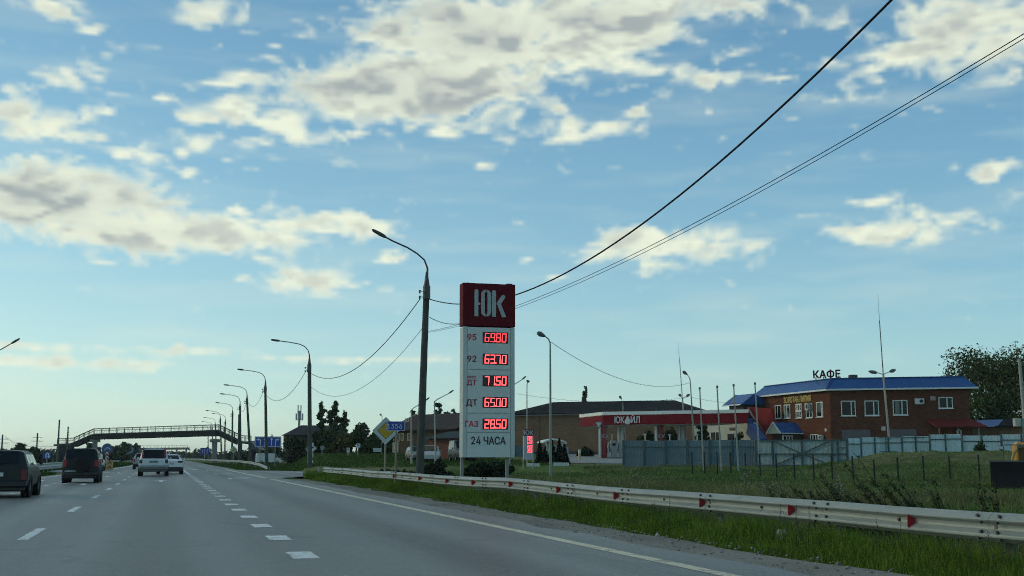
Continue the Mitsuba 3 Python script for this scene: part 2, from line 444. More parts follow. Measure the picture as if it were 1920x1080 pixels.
gx = np.unique(np.concatenate([np.linspace(-12, 14, 66), np.linspace(14, 90, 96), -12 - np.geomspace(.5, 2500, 36), 90 + np.geomspace(1.5, 2500, 26)]))
gy = np.unique(np.concatenate([np.linspace(-40, 5, 12), np.linspace(5, 110, 110), np.linspace(110, 260, 60), 260 + np.geomspace(3, 4500, 34)]))
GX, GY = np.meshgrid(gx, gy)
gv = np.column_stack([GX.ravel(), GY.ravel(), ground_z(GX, GY).ravel()])
nx, ny = len(gx), len(gy)
gi = (np.arange(ny - 1)[:, None] * nx + np.arange(nx - 1)[None]).ravel()
gf = np.vstack([np.column_stack([gi, gi + 1, gi + nx + 1]), np.column_stack([gi, gi + nx + 1, gi + nx])])
thing('ground', 'rough green verge and fields on both sides of the highway', 'ground', kind='structure')
used.pop('ground')
put('ground', None, trimesh.Trimesh(gv, gf, process=False), 'soil_grass', smooth=True)


def struct(name, label, mesh, mat, **kw):
    key = numbered(name)
    used[name] -= 1
    put(name, None, mesh, mat, **kw)
    labels[key] = {'label': label, 'category': name.replace('_', ' '), 'kind': 'structure'}
    return key


EDGE = np.array([(-7.6, -40), (-7.6, 40), (-7.3, 65), (-7.0, 74), (-6.4, 84), (-5.9, 104), (-5.2, 118), (-4.3, 150), (-4.0, 175), (-4.0, 260), (-4.0, 1500)])


def left_edge(y):
    return np.interp(y, EDGE[:, 1], EDGE[:, 0])


ys = np.concatenate([np.linspace(-40, 200, 121), np.geomspace(205, 1500, 30)])
rr = np.random.default_rng(5)
struct('road', 'wide grey asphalt highway carriageway with worn lane markings', sheet([(left_edge(y) - .55, 6.25 + .5 * meshkit.fbm(np.array([y * .6, 0, 0]), 3), y) for y in ys], 0.0), 'asphalt')
ysh = np.linspace(-20, 66, 200)
struct('road_shoulder', 'dusty gravel shoulder between edge line and grass', sheet([(6.0, 7.25 + .55 * (meshkit.fbm(np.array([y * .55, 2, 0]), 4)), y) for y in ysh], -.012), 'dust')
struct('turning_bay', 'asphalt gap in the central verge beside the chevron post', flat(Polygon([(-5.2, 97), (-9.0, 100), (-9.4, 112), (-9.0, 122), (-4.6, 124), (-4.6, 97)]), -.006), 'asphalt')
struct('opposite_road', 'far carriageway of the highway behind the left crash barrier', sheet([(-23, -11.5, y) for y in ys], -.03), 'asphalt')
sp = Polygon([(5.7, 67), (8.2, 75), (12, 80.5), (22, 84), (40, 84.5), (40, 91), (20, 93), (12.5, 99), (8, 108), (5.7, 113)])
struct('side_road', 'asphalt side road leaving the highway to the right', flat(sp.buffer(1.2).buffer(-1.2), -.005), 'asphalt')
# sheet in front of the filling station
f0, f1, f2, f3 = ad(1040, 860, 108), ad(1180, 860, 108), ad(1420, 857, 140), ad(1060, 857, 150)
fc = []
for a, b in ((f0, f1), (f1, f2), (f2, f3), (f3, f0)):
    for s in np.linspace(0, 1, 12, endpoint=False):
        fc.append(a + (b - a) * s)
fcm = trimesh.creation.triangulate_polygon(Polygon([(q[0], q[1]) for q in fc]), engine='earcut')
fv, ff = trimesh.remesh.subdivide_to_size(np.column_stack([fcm[0], 0 * fcm[0][:, 0]]), fcm[1], 3.0)
fv[:, 2] = ground_z(fv[:, 0], fv[:, 1]) + .05
struct('forecourt', 'pale concrete forecourt under the station canopy', trimesh.Trimesh(fv, ff, process=False), 'concrete')

# painted markings: dashes are parts of the road
ZM = .004


def quad(x0, x1, y0, y1, z=ZM):
    return trimesh.Trimesh([[x0, y0, z], [x1, y0, z], [x1, y1, z], [x0, y1, z]], [[0, 1, 2], [0, 2, 3]], process=False)


y = 8.085
while y < 84:                                                     # short blocks of the turning lane
    put('road', 'short_dash', quad(1.55, 1.87, y, y + 1.05), 'road_white')
    y += 3.28
for k in range(14):
    y0 = 11.4 + 9.1 * k - 1.4
    put('road', 'lane_dash', quad(-2.05, -1.89, y0, y0 + 2.9), 'road_white')
for k in range(9):
    put('road', 'lane_dash', quad(-4.88, -4.72, 34 + 4.0 * k, 35.2 + 4.0 * k), 'road_white')
put('road', 'edge_line', sheet([(5.58, 5.78, yy) for yy in np.linspace(-10, 66.5, 40)], ZM), 'road_cream', label='long cream edge line of the near verge')
put('road', 'edge_line', sheet([(5.56, 5.76, yy) for yy in np.linspace(69, 118, 20)], ZM), 'road_cream', label='cream edge line beyond the side road')
put('road', 'edge_line', sheet([(left_edge(yy) - .02, left_edge(yy) + .14, yy) for yy in np.linspace(-10, 260, 120)], ZM), 'road_white', label='white edge line of the central verge')
cl = LineString([(5.68, 67.2), (6.3, 69.3), (7.3, 71.6), (8.6, 73.6), (10, 75)]).buffer(.09, cap_style=2)
put('road', 'edge_line', flat(cl, .008), 'road_cream', label='short cream line curving into the side road')
put('road', 'solid_line', quad(1.62, 1.80, 85, 170), 'road_white', label='long white line beyond the short blocks')
put('road', 'hatched_island', flat(LineString([(1.8, 128), (3.1, 118), (1.8, 112)]).buffer(.12, cap_style=2), .008), 'road_white', label='white outlined island marking ahead')


def arrow(x, y, kind):
    s = []
    if kind == 'straight':
        s = [sbox(-.09, 0, .09, 3.0), Polygon([(-.42, 2.9), (.42, 2.9), (0, 4.4)])]
    else:
        g = -1 if kind == 'left' else 1
        s = [sbox(-.09, 0, .09, 2.6), LineString([(0, 2.5), (g * .6, 3.3)]).buffer(.12, cap_style=2), Polygon([(g * .35, 4.2), (g * .95, 2.6), (g * 1.35, 4.0)])]
    return flat(affinity.translate(unary_union(s), x, y), ZM)


put('road', 'lane_arrow', arrow(-.10, 60.5, 'straight'), 'road_white')
for yy in (66.5, 86, 104):
    put('road', 'lane_arrow', arrow(3.55, yy, 'right'), 'road_white')
put('road', 'lane_arrow', arrow(-3.4, 55.0, 'left'), 'road_white')
put('road', 'lane_arrow', arrow(-3.3, 76.0, 'left'), 'road_white')
put('road', 'lane_arrow', arrow(-3.2, 92.0, 'left'), 'road_white')
put('road', 'lane_arrow', arrow(-6.0, 64.0, 'left'), 'road_white')

# ------------------------------------------------------------------ crash barriers
WPROF = np.array([(-.004, .31), (.022, .300), (.076, .246), (.083, .232), (.077, .219), (.006, .182), (0, .165), (0, .145), (.006, .128), (.078, .082), (.083, .065), (.078, .048), (.012, .008), (0, 0)])


def beam(pts, side, z_of):
    """A W section swept along level points; side = -1 puts the ribs towards -x."""
    p = np.asarray(pts, float)
    t = np.gradient(p, axis=0)
    t /= np.linalg.norm(t, axis=1, keepdims=True)
    n = np.column_stack([t[:, 1], -t[:, 0]]) * (1 if side > 0 else -1)
    prof = np.vstack([WPROF, WPROF[::-1] - [.005, 0]])
    v = np.vstack([np.column_stack([p[i, 0] + n[i, 0] * prof[:, 0], p[i, 1] + n[i, 1] * prof[:, 0], z_of[i] + prof[:, 1]]) for i in range(len(p))])
    k = len(prof)
    f = []
    for i in range(len(p) - 1):
        for j in range(k):
            a, b = i * k + j, i * k + (j + 1) % k
            f += [[a, b, b + k], [a, b + k, a + k]]
    for o in (0, (len(p) - 1) * k):
        for j in range(len(WPROF) - 1):
            a, b = o + j, o + j + 1
            c, d = o + k - 1 - j - 1, o + k - 1 - j
            f += [[a, b, c], [a, c, d]]
    m = trimesh.Trimesh(v, np.array(f), process=False)
    trimesh.repair.fix_normals(m)
    return m


gr = thing('guardrail', 'long galvanised steel guardrail with red reflectors along the near right verge', 'guardrail')
NEAR_Y0, NEAR_Y1, SEC = 3.0, 68.2, 3.46
wob = lambda yy: .035 * np.sin(yy * .55) + .06 * (meshkit.fbm(np.stack([np.asarray(yy) * .12, 0 * np.asarray(yy), 0 * np.asarray(yy)], -1), 3, 9) - .5) + .13 * np.exp(-((np.asarray(yy) - 27.0) / 2.2) ** 2)
rx = lambda yy: 8.58 + wob(yy)
rz_ = lambda yy: .325 + .05 * (meshkit.fbm(np.stack([np.asarray(yy) * .16, 3 + 0 * np.asarray(yy), 0 * np.asarray(yy)], -1), 3, 2) - .5) + .035 * np.exp(-((np.asarray(yy) - 30) / 2.5) ** 2)
edges = [17.75 - SEC * 5 + SEC * k for k in range(20)]
for a, b in zip(edges[:-1], edges[1:]):
    yy = np.linspace(a, min(b + .05, 68.2), 9)
    off = .006 * (len([e for e in edges if e < a]) % 2)
    put(gr, 'beam', beam(np.column_stack([rx(yy) - off, yy]), -1, rz_(yy)), 'galvanised', smooth=35)
    s = []
    for dy in (-.16, .16):
        for dz in (.275, .205, .105, .035):
            s.append(trimesh.creation.cylinder(.018, .03, sections=6, transform=trimesh.transformations.translation_matrix([rx(a) - .07 - off, a + dy * (.8 if .1 < dz < .25 else 1.1), rz_(a) + dz]) @ trimesh.transformations.rotation_matrix(math.pi / 2, [0, 1, 0])))
    put(gr, 'splice_bolts', s, 'steel', color=(.08, .08, .08), kind='stuff')
    put(gr, 'middle_bolt', trimesh.creation.cylinder(.02, .03, sections=8, transform=trimesh.transformations.translation_matrix([rx(a + 1.7) - .012, a + 1.75, rz_(a + 1.7) + .155]) @ trimesh.transformations.rotation_matrix(math.pi / 2, [0, 1, 0])), 'steel', color=(.07, .07, .07))
for k in range(20):
    yp = edges[0] + SEC * k + .0
    if yp < 68:
        zg = float(ground_z(rx(yp) + .1, yp)) - .3
        put(gr, 'post', [cbox((.05, .12, rz_(yp) + .30 - zg), (rx(yp) + .20, yp, (rz_(yp) + .30 + zg) / 2)), cbox((.18, .1, .18), (rx(yp) + .085, yp, rz_(yp) + .155))], 'matte', color=(.10, .105, .10))
for px in (1703, 1478, 1317, 1157, 1038, 955, 889, 836, 787, 739):
    t = ax_(px, 900, 8.52)
    yq = float(t[1])
    m = extrude(Polygon([(-.062, -.078), (.052, -.054), (.052, .054), (-.062, .078)]), .012, 0, at=(rx(yq) - .045, yq, rz_(yq) + .155))
    put(gr, 'reflector', m, 'satin', color=(.42, .012, .018), var=.25, freq=9)
    put(gr, 'reflector_bracket', cbox((.06, .05, .05), (rx(yq) + .01, yq + .035, rz_(yq) + .155), .008), 'matte', color=(.05, .05, .05))
yy = np.array([68.2, 68.28, 68.33])
put(gr, 'end_shoe', tube([(rx(68.2) - .05, 68.24, rz_(68.2) - .005), (rx(68.2) - .05, 68.24, rz_(68.2) + .315)], .055, 10), 'galvanised', smooth=40)

gr2 = thing('guardrail', 'curved white guardrail ending at the far side of the side road', 'guardrail')
pts = np.array([az_(502, 878.5, .12)[:2], az_(488, 872, .35)[:2], az_(470, 868.5, .4)[:2], az_(450, 866.3, .42)[:2], az_(420, 865, .42)[:2], az_(398, 864.0, .42)[:2], az_(375, 862.0, .45)[:2], az_(340, 860.8, .45)[:2]])
zz = np.array([-.02, .2, .30, .34, .36, .36, .36, .36])
tt = np.linspace(0, len(pts) - 1, 40)
cpts = np.column_stack([np.interp(tt, range(len(pts)), pts[:, 0]), np.interp(tt, range(len(pts)), pts[:, 1])])
cz = np.interp(tt, range(len(pts)), zz)
for k in range(0, 39, 3):
    j = slice(k, k + 4)
    put(gr2, 'beam', beam(cpts[j], -1, cz[j]), 'galvanised', smooth=35)
    put(gr2, 'post', cbox((.1, .12, .7 + cz[k]), (cpts[k][0] + .16, cpts[k][1], cz[k] / 2 - .1)), 'steel', color=(.3, .32, .31))
gl = thing('guardrail', 'straight steel guardrail on the central verge behind the dark off-road cars', 'guardrail')
for k in range(60):
    ya = 40 + 4.0 * k
    put(gl, 'beam', beam(np.array([(-9.3, ya), (-9.3, ya + 2), (-9.3, ya + 4.03)]), 1, np.array([.16, .16, .16]) + .006 * (k % 2)), 'galvanised', smooth=35)
    if k < 40:
        put(gl, 'post', cbox((.06, .12, .8), (-9.45, ya, .08)), 'steel', color=(.3, .32, .31))
gl2 = thing('guardrail', 'second steel guardrail at the back of the central verge, seen between the dark cars', 'guardrail')
for k in range(45):
    ya = 50 + 4.0 * k
    put(gl2, 'beam', beam(np.array([(-10.9, ya), (-10.9, ya + 2), (-10.9, ya + 4.03)]), 1, np.array([.30, .30, .30]) + .006 * (k % 2)), 'galvanised', smooth=35)
    put(gl2, 'post', cbox((.06, .12, .9), (-11.05, ya, .2)), 'steel', color=(.3, .32, .31))

# ------------------------------------------------------------------ highway street lamps and cables
ARM = [(0, 0), (0, .5), (-.02, .85), (-.12, 1.2), (-.42, 1.55), (-.9, 1.75), (-1.7, 1.88), (-2.6, 1.98)]
ARM1 = [(0, 0), (.03, .5), (.03, .9), (-.13, 1.3), (-.5, 1.6), (-.96, 1.86), (-1.72, 2.16), (-2.1, 2.35)]
LAMP_TOPS = []


def street_lamp(top, foot, arm, label, group='highway lamps in a row on the right', side=1, striped=False):
    top, foot = np.asarray(top, float), np.asarray(foot, float)
    t = thing('street_lamp', label, 'street lamp', group)
    foot = np.array([foot[0], foot[1], float(ground_z(foot[0], foot[1])) - .1])
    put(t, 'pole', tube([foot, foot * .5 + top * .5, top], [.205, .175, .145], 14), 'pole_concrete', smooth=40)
    k = put(t, 'clamp', [tube([top - [0, 0, .62], top + [0, 0, .02]], [.185, .18], 12), tube([top, top + [0, 0, .15], top + [0, 0, .72]], [.16, .13, .055], 12)], 'satin', color=(.045, .05, .05), smooth=40)
    a = [top + np.array([side * u, 0, v]) for u, v in arm]
    put(t, 'arm', tube(a, [.05] * 3 + [.04] * (len(a) - 3), 8), 'satin', color=(.05, .055, .055), smooth=True)
    d = a[-1] - a[-2]
    d /= np.linalg.norm(d)
    h0 = a[-1] - d * .1
    put(t, 'lamp_head', [tube([h0, h0 + d * .12, h0 + d * .35, h0 + d * .72, h0 + d * .8], [.04, .085, .10, .075, .02], 8)], 'satin', color=(.06, .065, .065), smooth=40)
    if striped:
        for q in range(4):
            z0 = .1 + q * .48
            put(t, 'white_band', tube([foot + [0, 0, z0 + .4], foot + [0, 0, z0 + .66]], .23, 14), 'matte', color=(.72, .74, .70))
    ins = []
    for q in (0, .28):
        ins.append(tube([top + [-.2 * side, -.02, -.25 - q], top + [-.34 * side, -.02, -.25 - q]], .02, 6))
        ins.append(tube([top + [-.34 * side, -.02, -.36 - q], top + [-.34 * side, -.02, -.2 - q]], [.04, .05], 8))
    put(t, 'insulator', ins, 'satin', color=(.05, .05, .05), kind='stuff')
    LAMP_TOPS.append(top)
    return t


LP = [((800, 537), 57, (786, 890)), ((580, 684), 100, (581.5, 880)), ((497.5, 726), 138, (500.5, 868)), ((463, 749), 167, (471, 864)), ((450, 762), 193, (451.5, 862)),
      ((436, 775), 226, (435, 862)), ((413, 787), 262, (416, 862)), ((422.5, 791), 285, (421.5, 862)), ((404, 797), 322, (406, 861)), ((398, 803), 360, (399, 860)), ((390, 808), 405, (391, 860))]
names = ['nearest leaning concrete street lamp beside the tall price sign', 'second street lamp with white bands round its foot', 'third street lamp behind the blue lane sign', 'fourth street lamp, leaning, just left of the blue lane sign',
         'fifth street lamp beside a bare doubled pole', 'sixth street lamp in front of the footbridge stairs']
ORD = ['seventh', 'eighth', 'ninth', 'tenth', 'last and farthest']
for i, (tp, dd, ft) in enumerate(LP):
    top = ad(*tp, dd)
    f = ad(ft[0], ft[1], dd)
    lab = names[i] if i < 6 else f'{ORD[i - 6]} street lamp of the row, a small one near the footbridge end'
    street_lamp(top, f, ARM1 if i == 0 else ARM, lab, striped=(i == 1))
lt = street_lamp(ad(-86, 726, 96), ad(-89, 880, 96), [(0, 0), (0, .5), (-.1, .9), (-.5, 1.25), (-1.6, 2.0), (-3.1, 3.0), (-4.2, 3.75)], 'left roadside lamp of which only the arm tip shows', None, side=-1)
LAMP_TOPS.pop()
near_top = np.array([12.6, 12.35, 11.0])
nt = street_lamp(near_top, (12.7, 12.2), ARM, 'near street lamp outside the right edge that carries the cables', None)
LAMP_TOPS.pop()
put(nt, 'cable_bracket', [span((12.63, 12.3, 8.0), (12.86, 13.09, 8.0), .06, .12), span((12.68, 12.32, 10.72), (12.28, 12.33, 10.72), .06, .10)], 'satin', color=(.06, .065, .06), kind='stuff')
dp = thing('utility_pole', 'bare doubled concrete pole close beside the fifth street lamp', 'pole')
b0 = ad(448.3, 862, 190)
put(dp, 'pole', tube([(b0[0], b0[1], -.2), ad(448.3, 777, 190)], [.2, .16], 10), 'pole_concrete', smooth=40)


def hang(a, b, sag, n=40):
    s = np.linspace(0, 1, n)[:, None]
    p = np.asarray(a) * (1 - s) + np.asarray(b) * s
    p[:, 2] -= 4 * sag * (s * (1 - s))[:, 0]
    return p


def cable(label, a, b, sag, r, col=(.012, .012, .016)):
    t = numbered('cable')
    used['cable'] -= 1
    put('cable', None, tube(hang(a, b, sag), r, 6), 'matte', color=col, smooth=True)
    labels[t] = {'label': label, 'category': 'cable'}


A1 = LAMP_TOPS[0] + [0, 0, -.62]
cable('thick twisted black cable sweeping up to the right above the price sign', A1 + [.15, 0, 0], (12.31, 12.33, 10.74), 2.63, .024)
A2 = LAMP_TOPS[0] + [-.05, 0, -2.15]
cable('upper of two thin parallel wires rising to the right edge', A2 + [.1, 0, -.05], (12.85, 13.07, 8.03), .842, .0085)
cable('lower of two thin parallel wires rising to the right edge', A2 + [.1, 0, -.1], (12.85, 13.07, 7.96), .88, .0075)
cable('black cable sagging from the nearest to the second street lamp', LAMP_TOPS[0] + [-.3, 0, -.6], LAMP_TOPS[1] + [.1, 0, -.7], 1.75, .022)
cable('thin wire sagging below the cable between the two nearest lamps', LAMP_TOPS[0] + [-.15, 0, -2.0], LAMP_TOPS[1] + [.1, 0, -1.8], 1.9, .012)
cable('cable sagging from the second to the third street lamp', LAMP_TOPS[1] + [-.2, 0, -.4], LAMP_TOPS[2] + [.1, 0, -.9], 1.5, .022)
cable('cable sagging from the third to the fourth street lamp', LAMP_TOPS[2] + [-.2, 0, -.4], LAMP_TOPS[3], 1.4, .022)
cable('cable sagging from the fourth to the fifth street lamp', LAMP_TOPS[3], LAMP_TOPS[4], 1.3, .022)
cable('thin slack wire from the nearest lamp pole to behind the price sign', LAMP_TOPS[0] + [.15, 0, -1.5], ad(905, 592, 50), .35, .016)

# ------------------------------------------------------------------ tall price sign
S = thing('price_sign', 'tall white and red fuel price pylon with red lit digits', 'price sign')
DS = 37.0
p0, p1 = ad(866, 858, DS), ad(967, 532, DS)
SX0, SX1, SY = p0[0], p0[0] + 101 * DS / FOC / 1.0 * 1.0, p0[1]
SX1 = SX0 + 1.74


def sz(py):
    w = ray(915, py)
    return EYE + float(w[2]) * SY / float(w[1])


def sx(px):
    return SX0 + (px - 866) / 101 * (SX1 - SX0)


WHITE = (.56, .60, .57)
put(S, 'cabinet', cbox((SX1 - SX0 - .02, .36, sz(614) - sz(857.5)), ((SX0 + SX1) / 2, SY + .20, (sz(614) + sz(857.5)) / 2)), 'satin', color=(.30, .33, .33), sub=.6)
put(S, 'header', cbox((SX1 - SX0 + .01, .46, sz(532) - sz(612)), ((SX0 + SX1) / 2, SY + .19, (sz(532) + sz(612)) / 2), .012), 'matte', color=(.105, .002, .008), sub=.5, label='dark red header box with the white emblem')
put(S, 'lamp_cap', [cbox((.22, .2, .05), (SX1 - .16, SY + .15, sz(531)), .02), cbox((.04, .04, .03), (SX0 + .2, SY + .1, sz(531)), .005)], 'satin', color=(.08, .01, .015))
for a, b in ((866.3, 874.6), (958.6, 966.7)):
    put(S, 'side_trim', cbox((sx(b) - sx(a), .05, sz(613) - sz(857.8)), ((sx(a) + sx(b)) / 2, SY - .005, (sz(613) + sz(857.8)) / 2), .012), 'satin', color=(.48, .52, .50), sub=.6)
for a, b in ((614, 693), (693.8, 774.6), (775.4, 811), (811.8, 857.5)):
    put(S, 'panel', cbox((sx(958) - sx(875.2), .045, sz(a) - sz(b)), ((sx(958) + sx(875.2)) / 2, SY, (sz(a) + sz(b)) / 2), .008), 'satin', color=WHITE, var=.07, sub=.4)
u = (SX1 - SX0) / 101 / 6.354                                     # metres per pixel of the enlarged emblem
stroke = lambda pts, w, cap=1: LineString(pts).buffer(w, cap_style=cap, join_style=2)
o_out = LineString([(318, -150), (318, -350)]).buffer(61)
o_in = LineString([(318, -135), (318, -365)]).buffer(17)
emblem = [unary_union([LineString([(199, -110), (199, -390)]).buffer(23), sbox(176, -412, 222, -380), Point(233, -262).buffer(14)]),
          o_out.difference(o_in).difference(sbox(313, -500, 323, 0)),
          unary_union([LineString([(415, -116), (415, -390)]).buffer(25), sbox(390, -412, 440, -380)]),
          unary_union([LineString([(474, -252), (530, -168)]).buffer(24), Polygon([(450, -245), (498, -245), (566, -412), (514, -412)])])]
for g in emblem:
    put(S, 'emblem_stroke', extrude(affinity.scale(g, u, u, origin=(0, 0)), .05, -.0, at=(SX0 - (866 - 860) * 6.354 * u, SY - .09 + .02, sz(530))), 'matte', color=(.38, .42, .40), var=0)

SEG = {'0': 'abcdef', '1': 'bc', '2': 'abged', '3': 'abgcd', '4': 'fgbc', '5': 'afgcd', '6': 'afgedc', '7': 'abc', '8': 'abcdefg', '9': 'abcdfg'}


def seven(text, width, height, slant=.06):
    """The lit segments of a row of digits, one polygon set per character, in the plane (x right, y up), centred."""
    n = sum(c != '.' for c in text)
    cw = width / n
    w, h, th = cw * .64, height, height * .085
    out, x = [], -width / 2 + cw / 2
    for c in text:
        if c == '.':
            out.append(affinity.translate(sbox(-th * 1.1, -th * 1.1, th * 1.1, th * 1.1), x - cw / 2, -h / 2 + th * .7))
            continue
        bars = {'a': ((-w / 2, h / 2), (w / 2, h / 2)), 'b': ((w / 2, h / 2), (w / 2, 0)), 'c': ((w / 2, 0), (w / 2, -h / 2)), 'd': ((-w / 2, -h / 2), (w / 2, -h / 2)), 'e': ((-w / 2, 0), (-w / 2, -h / 2)), 'f': ((-w / 2, h / 2), (-w / 2, 0)), 'g': ((-w / 2, 0), (w / 2, 0))}
        one = []
        for k in SEG[c]:
            a, b = np.array(bars[k][0]), np.array(bars[k][1])
            one.append(LineString([a, b]).buffer(th * .60, cap_style=3, join_style=2))
        g = affinity.skew(unary_union(one), xs=math.degrees(slant), origin=(0, 0))
        out.append(affinity.translate(g, x, 0))
        x += cw
    return out


LEDS = [('69.80', 633, .42), ('63.70', 673.5, 1.0), ('71.50', 714, 1.0), ('65.00', 754.5, .95), ('28.50', 795, .95)]
for txt, py, br in LEDS:
    zc, xc = sz(py), (sx(904.5) + sx(953.5)) / 2
    hh = sz(py - 10.2) - sz(py + 10.2)
    ww = sx(953.5) - sx(904.5)
    k = put(S, 'display', cbox((ww, .03, hh), (xc, SY - .026, zc), .004), 'satin', color=(.035, .004, .008))
    for ch, g in zip(txt, seven(txt, ww * .90, hh * .74)):
        put(k, 'decimal_point' if ch == '.' else 'digit', extrude(g, .006, 0, at=(xc, SY - .043, zc)), 'matte', color=(.3, .02, .02), emit=(1.0 * br, .062 * br, .068 * br))
    put(k, 'unlit_segments', [extrude(g.buffer(-.003), .002, 0, at=(xc, SY - .0420, zc)) for g in seven('88.88', ww * .90, hh * .74)], 'satin', color=(.16, .004, .01), kind='stuff')
for txt, py, hgt, col in (('95', 633, 11, (.42, .02, .05)), ('92', 673.5, 11, (.16, .015, .04)), ('ДТ', 717.5, 9.5, (.34, .02, .05)), ('ДТ', 755, 11, (.16, .012, .03)), ('ГАЗ', 795, 10.5, (.60, .03, .06))):
    put(S, 'fuel_name', face_text(txt, hgt * .0172, (sx(883.5), SY - .0235, sz(py + hgt / 2)), depth=.012), 'satin', color=col, var=0)
put(S, 'fuel_name', face_text('ЭКТО', 4.4 * .0172, (sx(883.5), SY - .0235, sz(710)), depth=.012), 'satin', color=(.42, .03, .06))
hm = face_text('24 ЧАСА', 13.6 * .0172, (0, SY - .0235, sz(833.0)), depth=.012, bold=True)
hm.vertices[:, 0] = sx(916) + hm.vertices[:, 0] * (sx(949) - sx(883)) / np.ptp(hm.vertices[:, 0])
put(S, 'hours_lettering', hm, 'satin', color=(.014, .018, .022), var=0)
for px in (868.5, 955):
    zg = float(ground_z(sx(px), SY)) - .3
    put(S, 'leg', cbox((.1, .1, sz(857.6) - zg), (sx(px), SY + .18, (sz(857.6) + zg) / 2), .01), 'matte', color=(.25, .25, .23))
put(S, 'footing', cbox((1.9, .7, .5), ((SX0 + SX1) / 2, SY + .18, float(ground_z(SX0, SY)) + .1), .03), 'concrete')

# ------------------------------------------------------------------ road signs


def post_to_ground(t, x, y, ztop, r=.035, col=(.28, .29, .28), name='post'):
    zg = float(ground_z(x, y)) - .2
    return put(t, name, tube([(x, y, zg), (x, y, ztop)], r, 8), 'steel', color=col, smooth=40)


s = thing('priority_road_sign', 'large white and yellow diamond priority road sign behind the kilometre sign', 'road sign')
c = ad(723.5, 807.5, 60)
dia = lambda r: affinity.rotate(sbox(-r, -r, r, r), 45, origin=(0, 0)).buffer(-.04).buffer(.04)
put(s, 'plate', extrude(dia(.50), .02, 0, at=c), 'satin', color=(.50, .53, .50), label='white diamond plate')
put(s, 'yellow_field', extrude(dia(.29), .012, 0, at=c - [0, .008, 0]), 'satin', color=(.48, .30, .005))
put(s, 'black_outline', extrude(dia(.315).difference(dia(.29)), .008, 0, at=c - [0, .004, 0]), 'satin', color=(.02, .02, .02))
post_to_ground(s, c[0], c[1] + .07, c[2] + .5, .05, (.2, .2, .18))
put(s, 'lower_plate', rect_on((c[0] - .42, c[1] + .02, c[2] - 1.0 + .02), (1, 0, 0), .42, .2, .015), 'satin', color=(.42, .45, .42))
s = thing('kilometre_sign', 'small blue kilometre sign reading 1356 on a thin post', 'road sign')
c = ad(742.5, 799, 45)
pl = sbox(-.36, -.185, .36, .185).buffer(-.03).buffer(.03)
put(s, 'plate', extrude(pl, .02, 0, at=c), 'satin', color=(.012, .045, .30), label='blue plate')
put(s, 'white_border', extrude(pl.buffer(-.008).difference(pl.buffer(-.028)), .006, 0, at=c - [0, .004, 0]), 'satin', color=(.55, .58, .56))
put(s, 'number', face_text('1356', .175, (c[0] - .05, c[1] - .003, c[2] - .09), depth=.006, bold=False), 'satin', color=(.62, .65, .62))
post_to_ground(s, c[0] + .02, c[1] + .06, c[2] + .1, .035, (.16, .16, .14))
s = thing('lane_direction_sign', 'wide blue lane sign with four white arrows over two posts', 'road sign')
c = ad(502.5, 828.5, 150)
W, Hh = 3.35, 1.36
pl = sbox(-W / 2, -Hh / 2, W / 2, Hh / 2).buffer(-.1).buffer(.1)
put(s, 'plate', extrude(pl, .05, 0, at=c), 'satin', color=(.012, .05, .33))
put(s, 'white_border', extrude(pl.buffer(-.03).difference(pl.buffer(-.10)), .02, 0, at=c - [0, .012, 0]), 'satin', color=(.6, .62, .6))
for k, dx in enumerate((-1.08, -.39, .44, 1.08)):
    if k in (1, 2):
        g = unary_union([sbox(-.055, -.55, .055, .3), Polygon([(-.16, .25), (.16, .25), (0, .55)])])
    else:
        gdir = -1 if k == 0 else 1
        g = unary_union([sbox(-.055, -.55, .055, .22), LineString([(0, .18), (0, .3), (gdir * .25, .3)]).buffer(.055, cap_style=2), Polygon([(gdir * .22, .14), (gdir * .22, .46), (gdir * .5, .3)])])
    put(s, 'arrow', extrude(affinity.translate(g, dx - (.12 if k == 3 else -.12 if k == 0 else 0), 0), .02, 0, at=c - [0, .012, 0]), 'satin', color=(.62, .64, .62))
for dx in (-.95, .95):
    post_to_ground(s, c[0] + dx, c[1] + .1, c[2] + .6, .06, (.2, .21, .2))
s = thing('priority_road_sign', 'small distant yellow diamond sign left of the blue lane sign', 'road sign')
c = ad(438, 843, 190)
put(s, 'plate', extrude(dia(.44), .02, 0, at=c), 'satin', color=(.55, .57, .5))
put(s, 'yellow_field', extrude(dia(.30), .012, 0, at=c - [0, .008, 0]), 'satin', color=(.42, .34, .10))
post_to_ground(s, c[0], c[1] + .07, c[2], .05)
s = thing('yield_sign', 'white triangular give way sign at the corner of the station canopy', 'road sign')
c = ad(1122.5, 797.5, 100)
tri = Polygon([(-.34, .29), (.34, .29), (0, -.30)])
put(s, 'plate', extrude(tri.buffer(.03), .02, 0, at=c), 'satin', color=(.25, .05, .05))
put(s, 'white_field', extrude(tri.buffer(-.04), .012, 0, at=c - [0, .008, 0]), 'satin', color=(.5, .53, .53))
post_to_ground(s, c[0], c[1] + .06, c[2] + .3, .04, (.3, .3, .28))
